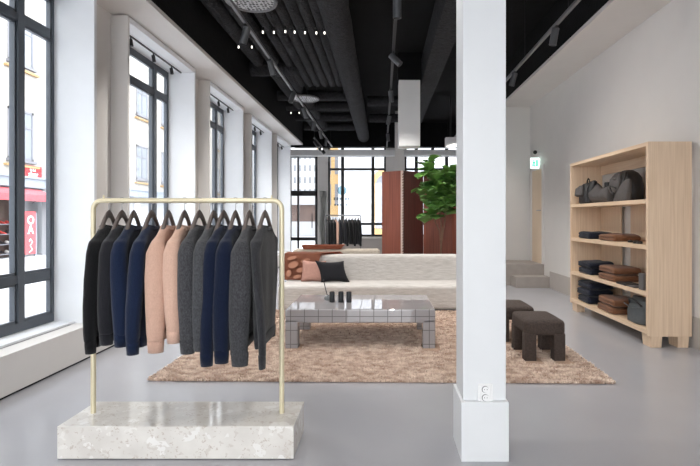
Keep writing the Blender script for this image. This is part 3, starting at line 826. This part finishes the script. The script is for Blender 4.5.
pt = thing('fiddle_leaf_fig', 'tall green fiddle leaf fig in a pot before the mahogany screen', 'plant', (1.11, 9.05, 0))
bm = bmesh.new(); lathe(bm, [(0, 0), (.15, 0), (.19, .30), (.175, .31), (.16, .27), (0, .27)]); obj('pot', bm, M['pot'], pt, True)
R = random.Random(11)
stems = [[(0, 0, .27), (.0, 0, .75), (-.02, 0, 1.05), (-.17, -.02, 1.35), (-.22, 0, 1.8), (-.22, 0, 2.33)],
         [(0, 0, .7), (.02, 0, 1.05), (-.02, -.02, 1.35), (-.05, -.03, 1.75), (-.10, 0, 2.1)],
         [(.0, 0, .8), (.07, .02, 1.2), (.12, .0, 1.6), (.20, .02, 1.95), (.22, 0, 2.2)]]
stems2 = []
bm = bmesh.new()
for st in stems: tube(bm, st, [.016 - .002 * i for i in range(len(st))], 8)
tk = obj('trunk', bm, M['trunk'], pt, True)
bm = bmesh.new()
def leaf(bm, base, az, el, ln, wd):
    d = Vector((math.cos(az) * math.cos(el), math.sin(az) * math.cos(el), math.sin(el)))
    s = d.cross(Vector((0, 0, 1))).normalized(); n_ = s.cross(d).normalized()
    prof = [(0, .02), (.12, .03), (.16, .14), (.30, .34), (.5, .40), (.7, .52), (.86, .48), (.96, .28), (1.0, .04)]
    rws = []
    for t, w in prof:
        c = Vector(base) + d * ln * t - Vector((0, 0, 1)) * (t * t * ln * .25)
        rws.append([bm.verts.new(c + s * wd * w * k + n_ * (abs(k) * wd * .18)) for k in (-1, -.5, 0, .5, 1)])
    for a, b in zip(rws, rws[1:]):
        for k in range(4): bm.faces.new((a[k], a[k + 1], b[k + 1], b[k]))
for st, cnt in zip(stems, (54, 46, 46)):
    for _ in range(cnt):
        t = R.uniform(.30, 1.0) if st is not stems[0] else R.uniform(.55, 1.0)
        f = t * (len(st) - 1); i = min(int(f), len(st) - 2); p = Vector(st[i]).lerp(Vector(st[i + 1]), f - i)
        if p.z < 1.3: continue
        leaf(bm, p, R.uniform(0, 2 * PI), R.uniform(-.3, 1.0), R.uniform(.26, .38), R.uniform(.23, .31))
obj('foliage', bm, M['leaf'], pt, True)

# ------------------------------------------------------------------ ceiling services
def duct(name, x, y0, y1, z, r, label, group=None, seed=0, axis='Y', m=None, rag=.10):
    bm = bmesh.new()
    n = int(abs(y1 - y0) / .09); seg = 16
    rings = []
    for i in range(n + 1):
        y = y0 + (y1 - y0) * i / n
        rr = r * (1 + rag * noise.noise(Vector((y * 3, x * 7, seed))))
        rr_ = []
        for k in range(seg):
            a = 2 * PI * k / seg; q = rr * (1 + rag * .6 * noise.noise(Vector((y * 6, math.cos(a) * 2 + x * 3, math.sin(a) * 2))))
            rr_.append((x + q * math.cos(a), y, z + q * math.sin(a)) if axis == 'Y' else (y, x + q * math.cos(a), z + q * math.sin(a)))
        rings.append(rr_)
    loft(bm, rings)
    return tag(obj(name, bm, m or M['duct'], None, True), label, 'duct', group)
ZD = 4.02
tx = [-2.02, -1.72, -1.42, -1.18, -.95]
for i, x in enumerate([-1.62, -1.465, -1.31, -1.155, -1.0, -.85]):
    duct('ceiling_duct', x, 3.2, 9.7, ZD, .074, 'slim black sprayed duct in the tight row left of the wide round duct', 'slim ceiling ducts', i)
for i, x in enumerate([-2.14, -1.88]):
    duct('ceiling_duct', x, 3.2, 8.3, ZD, .105, ('outermost', 'second outermost')[i] + ' black round duct along the left side of the ceiling', None, 11 + i)
duct('ceiling_duct', -2.0, 8.9, 14.5, ZD, .105, 'slim black duct along the far left ceiling beyond the crossing duct', None, 21)
duct('ceiling_duct', -1.72, 8.9, 14.5, ZD, .105, 'slim black duct beside the far left one beyond the crossing duct', None, 22)
duct('ceiling_duct', 8.55, -2.33, -1.5, ZD - .06, .13, 'short black duct crossing the two leftmost slim ducts', None, 31, 'X')
duct('ceiling_duct', -.60, 3.0, 15.6, 3.95, .19, 'wide round black duct running the length of the ceiling', None, 41, rag=.05)
for i, y in enumerate((10.6, 11.6, 12.8, 14.2)):
    duct('ceiling_duct', y, -2.3, -.8, 4.0, .11, 'black duct crossing the far ceiling behind the second round diffuser', 'crossing ducts at the back', 50 + i, 'X')
for i, y in enumerate((11.3, 13.2)):
    duct('ceiling_duct', y, -.35, .70, 4.05, .12, 'black duct crossing the far ceiling right of the wide duct', 'crossing ducts right of the wide duct', 60 + i, 'X')
bm = bmesh.new(); box(bm, .76, 1.08, 2.5, 15.3, 3.9, ZC, .01); struct('ceiling_beam', bm, M['duct'])
bk = thing('hanging_bulkhead', 'white square boxed bulkhead hanging from the black ceiling left of the column', 'bulkhead', (.515, 9.2, 0))
part('white_casing', M['white_metal'], bk, [(-.20, .20, -.2, .2, 2.655, 3.89)], .004)
part('black_neck', M['ceil'], bk, [(-.215, .215, -.215, .215, 3.89, ZC)])

for i, y in enumerate((5.64, 10.28)):
    dsc = thing('ceiling_diffuser', ('nearest' , 'farther')[i] + ' round perforated grey ceiling diffuser above the left track', 'diffuser', ((-1.54, -1.65)[i], y, 3.85), 0, 'round ceiling diffusers')
    bm = bmesh.new(); lathe(bm, [(0, 0), (.262, 0), (.262, .012), (0, .012)], (0, 0, 0), 40); obj('perforated_plate', bm, M['perf'], dsc, True)
    bm = bmesh.new()
    lp = [(.285 * math.cos(2 * PI * k / 40), .285 * math.sin(2 * PI * k / 40), .004) for k in range(41)]
    tube(bm, lp, .022, 8, cap=False); obj('rim', bm, M['track'], dsc, True)
    bm = bmesh.new(); tube(bm, [(.06, 0, .01), (.06, 0, ZC - 3.85)], .012, 8); obj('hanging_rod', bm, M['black'], dsc, True)

def track(x, y0, y1, z, label, m, spots, tone, power):
    t = thing('track_rail', label, 'track', (x, 0, z))
    part('rail', m, t, [(-.018, .018, y0, y1, -.018, .018)], .003)
    y = y0 + .35
    while y < y1:
        bm = bmesh.new(); tube(bm, [(0, y, .015), (0, y, ZC - z)], .004, 6); obj('suspension_rod', bm, M['black'], t)
        y += 1.55
    for j, (ys, dx, dy, wd) in enumerate(spots):
        s = thing('track_spotlight', wd, 'spotlight', (x, ys, z - .018), 0, None)
        part('adapter', M['black'], s, [(-.016, .016, -.07, .07, -.028, 0)], .003)
        bm = bmesh.new(); tube(bm, [(0, 0, -.02), (0, 0, -.07)], .009, 8); obj('stem', bm, M['track'], s, True)
        d = Vector((dx, dy, -1)).normalized(); c0 = Vector((0, 0, -.06)) - d * .05; c1 = c0 + d * .19
        u, w_ = ring_frame(d); bm = bmesh.new()
        loft(bm, [[c + (u * math.cos(2 * PI * k / 16) + w_ * math.sin(2 * PI * k / 16)) * r_ for k in range(16)] for c, r_ in ((c0, .03), (c0, .042), (c1, .042), (c1, .036), (c1 - d * .06, .034))])
        hd_ = obj('fixture_head', bm, tone, s, True)
        bm = bmesh.new(); tube(bm, [c1 - d * .058, c1 - d * .052], .031, 16); obj('lens', bm, M['lens'], hd_, True)
        li = bpy.data.lights.new('spot_light', 'SPOT'); li.energy = power * .95 if ys > 4.5 else power * .34; li.spot_size = math.radians(120); li.spot_blend = 1.0; li.shadow_soft_size = .02; li.color = (1, .965, .92)
        lo = bpy.data.objects.new('spot_light', li); COL.objects.link(lo)
        lo.location = Vector((x, ys, z - .018)) + c1 + d * .006
        lo.rotation_euler = d.to_track_quat('-Z', 'Y').to_euler()
SPOTW = 110.0
M['head_grey'] = mat('grey_lamp_body', (74, 75, 78), .45, var=.05)
on = ['added overhead out of frame', 'added just out of frame', 'nearest in frame', 'second', 'third', 'fourth', 'fifth', 'sixth', 'seventh', 'eighth', 'ninth']  # first two per track are unseen spots added to brighten the foreground
track(-1.54, -3.0, 14.8, 3.5, 'grey suspended light track under the two round diffusers', M['track'],
      [(y, dx, dy, 'grey cylinder spotlight, %s along the left ceiling track' % on[i]) for i, (y, dx, dy) in enumerate(((1.6, .1, .2), (3.5, .1, .1), (5.45, -.35, .15), (6.65, .2, .2), (8.3, -.3, -.3), (9.5, .3, .1), (10.9, -.2, .1), (12.0, .2, .3), (13.2, -.2, .1)))], M['head_grey'], 55)
track(.15, -3.0, 14.8, 3.5, 'dark suspended light track along the middle of the ceiling', M['black'],
      [(y, dx, dy, 'dark cylinder spotlight, %s along the middle ceiling track' % on[i]) for i, (y, dx, dy) in enumerate(((1.0, -.3, .1), (2.8, .2, .2), (4.75, 0, .1), (6.35, .9, -.3), (8.2, .1, .1), (10.2, -.2, .2), (12.4, .1, -.1)))], M['head_grey'], 55)
track(1.98, -3.0, 14.8, 3.5, 'grey suspended light track near the right hand soffit', M['track'],
      [(y, dx, dy, 'grey cylinder spotlight, %s along the right ceiling track' % on[i]) for i, (y, dx, dy) in enumerate(((1.8, -.2, .2), (3.7, -.2, .1), (5.5, -.15, .1), (7.2, -.25, .1), (9.4, -.2, .1), (11.8, -.2, .2), (13.4, -.2, .2)))], M['head_grey'], 42)
# small lit downlights between the ducts
for i, (x, y) in enumerate([(-1.65, 6.65), (-1.50, 6.66), (-1.335, 6.63), (-1.21, 6.65), (-1.07, 6.67), (-.914, 6.68), (-.80, 6.68), (-2.16, 7.23), (-1.96, 7.23), (-2.23, 11.76), (-2.03, 11.76)]):
    dl = thing('downlight', 'pinpoint white ceiling light among the slim black ducts' if i < 9 else 'pinpoint white ceiling light beyond the second diffuser', 'downlight', (x, y, 3.86), 0, 'pinpoint lights among the ducts' if i < 9 else 'far pinpoint lights')
    bm = bmesh.new(); tube(bm, [(0, 0, 0), (0, 0, .03)], .010, 12); obj('lens', bm, M['led'], dl, True)
    bm = bmesh.new(); tube(bm, [(0, 0, .03), (0, 0, .08)], .016, 10); obj('housing', bm, M['black'], dl, True)

# ------------------------------------------------------------------ far shopfront
def far_window(n, x0, x1, z0, z1, mull, trans):
    w = sempty('window_%d' % n)
    part('frame', M['black'], w, [(x0, x1, YE + .02, YE + .10, z0, z0 + .07), (x0, x1, YE + .02, YE + .10, z1 - .07, z1), (x0, x0 + .07, YE + .02, YE + .10, z0, z1), (x1 - .07, x1, YE + .02, YE + .10, z0, z1)])
    for x in mull: part('mullion', M['black'], w, [(x - .055, x + .055, YE + .0, YE + .12, z0, z1)])
    for z in trans: part('transom', M['black'], w, [(x0, x1, YE + .01, YE + .11, z - .04, z + .04)])
    part('pane', M['glass'], w, [(x0 + .03, x1 - .03, YE + .055, YE + .063, z0 + .03, z1 - .03)])
far_window(20, -1.9, .14, .65, 3.85, (-1.39, -.32), (1.09, 3.02, 3.5))
far_window(21, .80, 2.9, .65, 3.85, (1.21, 1.79, 2.28), (1.09, 3.02, 3.5))
d2 = sempty('door_2')
part('door_frame', M['black'], d2, [(-3.27, -2.27, YE + .02, YE + .12, 2.08, 2.26), (-3.27, -3.2, YE + .02, YE + .12, 0, 3.5), (-2.36, -2.27, YE + .02, YE + .12, 0, 3.5), (-3.27, -2.27, YE + .02, YE + .12, 3.43, 3.5), (-2.99, -2.93, YE + .02, YE + .12, 0, 3.5), (-3.2, -2.36, YE + .02, YE + .12, .5, .62)])
part('pane', M['glass'], d2, [(-3.24, -2.3, YE + .06, YE + .068, .02, 3.48)])
bm = bmesh.new(); tube(bm, [(-2.46, YE - .03, .95), (-2.46, YE - .03, 1.45)], .015, 8); obj('door_handle', bm, M['black'], d2, True)
# white pelmet beams under the far ceiling
bm = bmesh.new(); box(bm, -3.27, 3.1, 16.3, 16.6, 3.42, 3.62, .03); struct('trim_8', bm, M['white_metal'])
bm = bmesh.new(); box(bm, -2.9, 3.1, 16.0, 16.06, 3.64, 3.70); struct('trim_9', bm, M['black'])
rb = part('radiator_bench', M['greige'], None, [(-1.75, .1, 16.25, 16.6, 0, .62)], .01)
tag(rb, 'low grey beige bench cabinet beneath the far shop window', 'bench')
# curtain beside the door
bm = bmesh.new(); rows = []
for j in range(13):
    z = .1 + j * (2.25 - .1) / 12
    rows.append([(-2.17 + .24 * i / 24 + .03 * math.sin(j * .9), YE - .12 + .035 * math.sin(i * 1.3) , z) for i in range(25)])
vv = [[bm.verts.new(p) for p in rw] for rw in rows]
for a, b in zip(vv, vv[1:]):
    for i in range(24): bm.faces.new((a[i], a[i + 1], b[i + 1], b[i]))
bmesh.ops.solidify(bm, geom=bm.faces[:], thickness=.006)
tag(obj('curtain_panel', bm, M['sheer'], None, True), 'narrow wavy pale grey panel hanging against the pier beside the far door', 'curtain')
# decal on far glass
dc = thing('window_decal', 'pale blue disc with grey lettering on the far shop window pane', 'decal', (-1.41, YE + .045, 0))
bm = bmesh.new(); tube(bm, [(0, 0, 2.27), (0, .006, 2.27)], .165, 32); obj('disc', bm, M['decal'], dc)
for k in range(6): part('letter', M['decal2'], dc, [(-.30 + k * .1, -.23 + k * .1, 0, .005, 1.93, 2.03)])
for k in range(5): part('letter', M['decal2'], dc, [(-.28 + k * .1, -.22 + k * .1, 0, .005, 1.73, 1.80)])
# far clothes rail
YR = 14.2
fr = thing('clothes_rail', 'grey metal clothes rail with dark garments before the far shop window', 'clothes rail', (-1.15, YR, 0))
bm = bmesh.new(); tube(bm, [(-.52, 0, .02), (-.52, 0, 1.36), (-.50, 0, 1.38), (.50, 0, 1.38), (.52, 0, 1.36), (.52, 0, .02)], .016, 8); obj('rail_frame', bm, M['track'], fr, True)
for x in (-.52, .52): part('foot', M['track'], fr, [(x - .02, x + .02, -.25, .25, 0, .025)])
ps = sweater_parts(40, -.84, -.82, 0, 0, -.82); ps2 = sweater_parts(41, -.90, -.86, .01, 0, -.86)
fx = [-.46, -.38, -.30, -.22, -.10, .0, .09, .18, .27, .36, .45]
fc = ['black', 'black', 'black', 'beige', 'charcoal', 'charcoal', 'black', 'black', 'black', 'black', 'black']
for i, (x, cc) in enumerate(zip(fx, fc)):
    lb = 'beige knit sweater among the black garments on the far rail' if cc == 'beige' else ('%s garment hanging on the far clothes rail, left of the beige sweater' % ('black' if cc == 'black' else 'charcoal') if i < 3 else '%s garment hanging on the far clothes rail, right of the beige sweater' % ('black' if cc == 'black' else 'charcoal'))
    make_sweater((-1.15 + x, YR, 1.38), math.radians(random.uniform(10, 24)), ps if i % 2 else ps2, W[cc], lb, 'garments on the far rail')
    h = dup(HP, (-1.15 + x, YR, 1.38), math.radians(12), 'hanger on the far clothes rail by the shop window'); h['group'] = 'hangers on the far rail'
# spotlights by the far pelmet
tg = thing('track_rail', 'short black track with spotlights in front of the far white pelmet', 'track', (-1.75, 13.2, 3.35))
part('rail', M['black'], tg, [(-.02, .02, -.9, .9, 0, .03)])
bm = bmesh.new()
for y in (-.8, .8): tube(bm, [(0, y, .03), (0, y, ZC - 3.35)], .006, 6)
obj('suspension_rod', bm, M['black'], tg)
for i, (y, dx) in enumerate(((-.6, .5), (0, .4), (.6, .5))):
    s = thing('track_spotlight', 'black spotlight, %s of three on the short track near the far pelmet' % ('nearest', 'middle', 'farthest')[i], 'spotlight', (-1.75, 13.2 + y, 3.35))
    bm = bmesh.new(); tube(bm, [(0, 0, 0), (0, 0, -.05)], .01, 8); obj('stem', bm, M['black'], s, True)
    bm = bmesh.new(); tube(bm, [(-.05 * dx, 0, -.03), (.2 * dx, -.03, -.2)], .045, 12); obj('fixture_head', bm, M['black'], s, True)
lsp = thing('wall_speaker', 'white boxed speaker fixed under the far ceiling right beside the column', 'speaker', (1.72, 12.2, 3.2))
part('speaker_box', M['white_metal'], lsp, [(-.11, .16, -.1, .1, -.12, .14)], .005)
bm = bmesh.new(); tube(bm, [(.02, 0, .14), (.02, 0, ZC - 3.2)], .02, 8); obj('bracket', bm, M['black'], lsp, True)

# ------------------------------------------------------------------ outside: street and buildings
XO = -14.0
bm = bmesh.new(); box(bm, -40, 40, -20, 60, -.45, -.22); g = struct('street_ground', bm, M['street'])
bd = thing('street_building', 'pale cream town house across the street with shop at street level', 'building', (XO, 0, 0))
part('facade_wall', M['facade'], bd, [(-4, 0, -20, 45, 2.75, 15.0)])
part('shop_base', M['facade_white'], bd, [(-4, -.6, -20, 45, -.22, 2.75)])
for y in [-16 + 6.2 * k for k in range(10)] :
    part('shop_pier', M['facade_white'], bd, [(-.6, .0, y - .35, y + .35, -.22, 2.75)])
part('cornice', M['grey_mould'], bd, [(0, .16, -20, 45, 2.5, 2.85)])
part('cornice', M['grey_mould'], bd, [(0, .22, -20, 45, 2.85, 2.93)])
part('corner_pilaster', M['facade_white'], bd, [(0, .22, 19.75, 20.6, -.22, 15)])
gj = []
for k in range(10): gj.append((.22, .225, 19.75, 20.6, .6 + 1.5 * k, .63 + 1.5 * k))
part('stone_joint', M['grey_mould'], bd, gj)
for zc in (3.55, 7.25, 11.0):
    for k in range(-9, 8):
        y = 18.6 + 3.13 * k
        if 19.4 < y < 21.0: continue
        f = part('window_sash', M['win_frame'], bd, [(-.02, .03, y - .66, y + .66, zc, zc + .07), (-.02, .03, y - .66, y + .66, zc + 1.85, zc + 1.95), (-.02, .03, y - .66, y - .57, zc, zc + 1.95),
                  (-.02, .03, y + .57, y + .66, zc, zc + 1.95), (-.02, .025, y - .03, y + .03, zc, zc + 1.95), (-.02, .025, y - .6, y + .6, zc + 1.25, zc + 1.32)])
        part('pane', M['win_grey'], f, [(-.01, .004, y - .6, y + .6, zc + .03, zc + 1.9)])
        part('sill_moulding', M['moulding'], bd, [(0, .14, y - .85, y + .85, zc - .28, zc - .2)])
        part('stone_sill', M['win_frame'], bd, [(0, .12, y - .74, y + .74, zc - .1, zc)])
# shop window with shoes
sw_ = thing('shop_window', 'shoe shop window with lit shelves across the street', 'shop window', (XO, 16.4, 0))
part('dark_interior', M['shop_dark'], sw_, [(-.59, -.55, -4.0, 3.0, -.2, 2.45)])
for z in (-.05, .32, .70, 1.08): part('display_shelf', M['win_frame'], sw_, [(-.55, -.1, -4, 2.2, z - .03, z)])
part('window_post', M['grey_mould'], sw_, [(-.08, 0, 2.15, 2.3, -.2, 2.45), (-.08, 0, -.75, -.65, -.2, 2.45)])
R = random.Random(5)
def shoe_mesh():
    bm = bmesh.new()
    prof = [(-.14, .03, .05), (-.12, .045, .12), (-.06, .05, .125), (0, .05, .09), (.08, .055, .06), (.14, .04, .03)]
    loft(bm, [[(y_, w * math.cos(2 * PI * k / 10), h / 2 + h / 2 * math.sin(2 * PI * k / 10)) for k in range(10)] for y_, w, h in prof])
    return bm
protos = []
for mm in ('shoe_a', 'shoe_b', 'shoe_c'): protos.append(None)
first = {}
for z in (-.05, .32, .70, 1.08):
    for k in range(9):
        c = R.choice(('shoe_a', 'shoe_b', 'shoe_c', 'shoe_a'))
        cn = {'shoe_a': 'black', 'shoe_b': 'red', 'shoe_c': 'pale'}[c]
        loc = (XO - .3, 15.9 + k * .31, z)
        if c not in first:
            o = obj('shoe', shoe_mesh(), M[c], None, True); first[c] = o
        else:
            o = first[c].copy(); COL.objects.link(o)
        o.location = loc
        tag(o, '%s shoe displayed in the shop window across the street' % cn, 'shoe', '%s shoes in the shop window' % cn)
for y in (17.0, 17.5, 18.0):
    pass
aw = thing('awning', 'faded red awning over the shoe shop across the street', 'awning', (XO, 0, 0))
bm = bmesh.new()
pr = [(.02, 2.46), (.55, 2.2), (.55, 1.95), (.52, 1.95), (.52, 2.18), (.02, 2.42)]
loft(bm, [[(p[0], 8.0, p[1]) for p in pr], [(p[0], 19.6, p[1]) for p in pr]]); obj('canopy', bm, M['awning'], aw)
bm = bmesh.new()
for y in (9, 14, 19.2): tube(bm, [(.02, y, 1.9), (.53, y, 2.16)], .02, 6)
obj('arm', bm, M['win_frame'], aw)
sg = thing('shop_sign', 'red projecting shop sign with white letters across the street', 'sign', (XO + .06, 19.28, 3.13))
part('sign_board', M['red'], sg, [(-.05, .0, -.52, .38, -.22, .25)], .01)
for ch, yy, zz in (('u', -.22, .115), ('t', -.08, .115), ('i', .01, .115), ('s', -.30, -.095), ('k', -.17, -.095), ('o', -.02, -.095), ('r', .11, -.095)):
    textmesh('letter', ch, .27, M['letter'], sg, (.006, yy, zz), (PI / 2, 0, PI / 2))
bn = thing('banner', 'tall red banner with white letters beside the shoe shop window', 'banner', (XO + .12, 18.98, 0))
part('banner_cloth', M['red2'], bn, [(-.02, .0, -.32, .27, -.12, 1.56)], .004)
textmesh('letter', 'O', .46, M['letter'], bn, (.006, -.02, 1.20), (PI / 2, 0, PI / 2))
textmesh('letter', 'A', .46, M['letter'], bn, (.006, -.02, .82), (PI / 2, 0, PI / 2))
bm = bmesh.new()
tube(bm, [(.005, -.1, -.05), (.005, .08, .05), (.005, -.05, .2), (.005, .08, .36), (.005, -.02, .48), (.005, -.1, .38)], .014, 6); obj('ribbon_swirl', bm, M['letter'], bn, True)
part('banner_post', M['grey_mould'], bn, [(-.08, -.02, .27, .36, -.22, 1.5)])
# buildings beyond the far shopfront
b5 = thing('street_building', 'white building with ochre arched opening beyond the far shop window', 'building', (0, 32, 0))
part('facade_wall', M['facade_white'], b5, [(-2.9, 16, 0, 3, -.22, 14)])
bm = bmesh.new()
def arch(bm, cx, w, z0, zs, y0, y1):
    pts = [(cx - w, z0), (cx + w, z0), (cx + w, zs)] + [(cx + w * math.cos(a), zs + w * math.sin(a)) for a in [PI * k / 12 for k in range(1, 12)]] + [(cx - w, zs)]
    loft(bm, [[(p[0], y0, p[1]) for p in pts], [(p[0], y1, p[1]) for p in pts]])
arch(bm, .30, 1.0, .2, 3.6, -.12, .02); obj('arch_surround', bm, M['facade_tan'], b5)
bm = bmesh.new(); arch(bm, .30, .72, .6, 3.5, -.16, -.1); obj('arch_glazing', bm, M['win_frame'], b5)
bm = bmesh.new(); arch(bm, 4.6, 1.0, .2, 3.6, -.12, .02); obj('arch_surround', bm, M['facade_tan'], b5)
b6 = thing('street_building', 'tan building with tall windows seen beyond the far left pane', 'building', (0, 34, 0))
part('facade_wall', M['facade_tan'], b6, [(-4.6, -2.9, 0, 3, 1.4, 10)])
for x in (-4.3, -3.75, -3.2):
    for z in (2.2, 4.4): part('window_pane', M['win_frame'], b6, [(x - .14, x + .14, -.03, .01, z, z + 1.5)])
part('shopfront', M['facade_white'], b6, [(-4.6, -2.9, 0, 3, -.22, 1.4)])
b7 = thing('street_building', 'tall pale apartment house with small windows beyond the far glass door', 'building', (0, 40, 0))
part('facade_wall', M['facade_white'], b7, [(-13, -4.9, 0, 3, 2.4, 16)])
part('shopfront', M['shop_dark'], b7, [(-13, -4.9, .2, 3, 1.0, 2.4)])
part('shop_base', M['facade_white'], b7, [(-13, -4.9, .1, 3, -.22, 1.0)])
for r_ in range(4):
    for k in range(8):
        x = -8.1 + k * .42; z = 3.2 + r_ * 1.0
        part('window_pane', M['win_grey'], b7, [(x - .08, x + .08, -.02, .01, z, z + .5)])

# ------------------------------------------------------------------ light
w = bpy.data.worlds.new('overcast_sky'); SC.world = w; w.use_nodes = True
bg = w.node_tree.nodes['Background']; bg.inputs['Color'].default_value = (.95, .975, 1.0, 1); bg.inputs['Strength'].default_value = 3.0
su = bpy.data.lights.new('sun', 'SUN'); su.energy = 0.4; su.angle = math.radians(10); su.color = (1, .97, .92)
so_ = bpy.data.objects.new('sun', su); COL.objects.link(so_)
so_.rotation_euler = Vector((-.75, .45, -.9)).to_track_quat('-Z', 'Y').to_euler()
def portal(loc, rot, sx, sy):
    l = bpy.data.lights.new('window_portal', 'AREA'); l.shape = 'RECTANGLE'; l.size = sx; l.size_y = sy
    l.cycles.is_portal = True
    o = bpy.data.objects.new('window_portal', l); COL.objects.link(o); o.location = loc; o.rotation_euler = rot
for a, b in wins:
    portal((XG - .08, (a + b) / 2, 1.87), (0, -PI / 2, 0), 3.0, b - a)
portal((-.9, YB - .1, 2.1), (PI / 2, 0, 0), 4.2, 4.0)
portal((-.9, YE + .15, 2.2), (-PI / 2, 0, 0), 2.0, 3.1)
portal((1.85, YE + .15, 2.2), (-PI / 2, 0, 0), 2.0, 3.1)

# ------------------------------------------------------------------ camera
cd = bpy.data.cameras.new('camera'); co = bpy.data.objects.new('camera', cd); COL.objects.link(co)
cd.sensor_width = 36; cd.lens = 480 / 700 * 36; cd.shift_x = -32 / 700; cd.shift_y = -15 / 700; cd.clip_start = .05
co.location = (0, 0, 1.3); co.rotation_euler = (PI / 2, 0, 0)
SC.camera = co
SC.view_settings.view_transform = 'Standard'; SC.view_settings.look = 'None'; SC.view_settings.gamma = 1
SC.view_settings.use_curve_mapping = False
SC.view_settings.exposure = 1.4
SC.cycles.use_denoising = True
SC.cycles.max_bounces = 10; SC.cycles.diffuse_bounces = 6; SC.cycles.transparent_max_bounces = 16
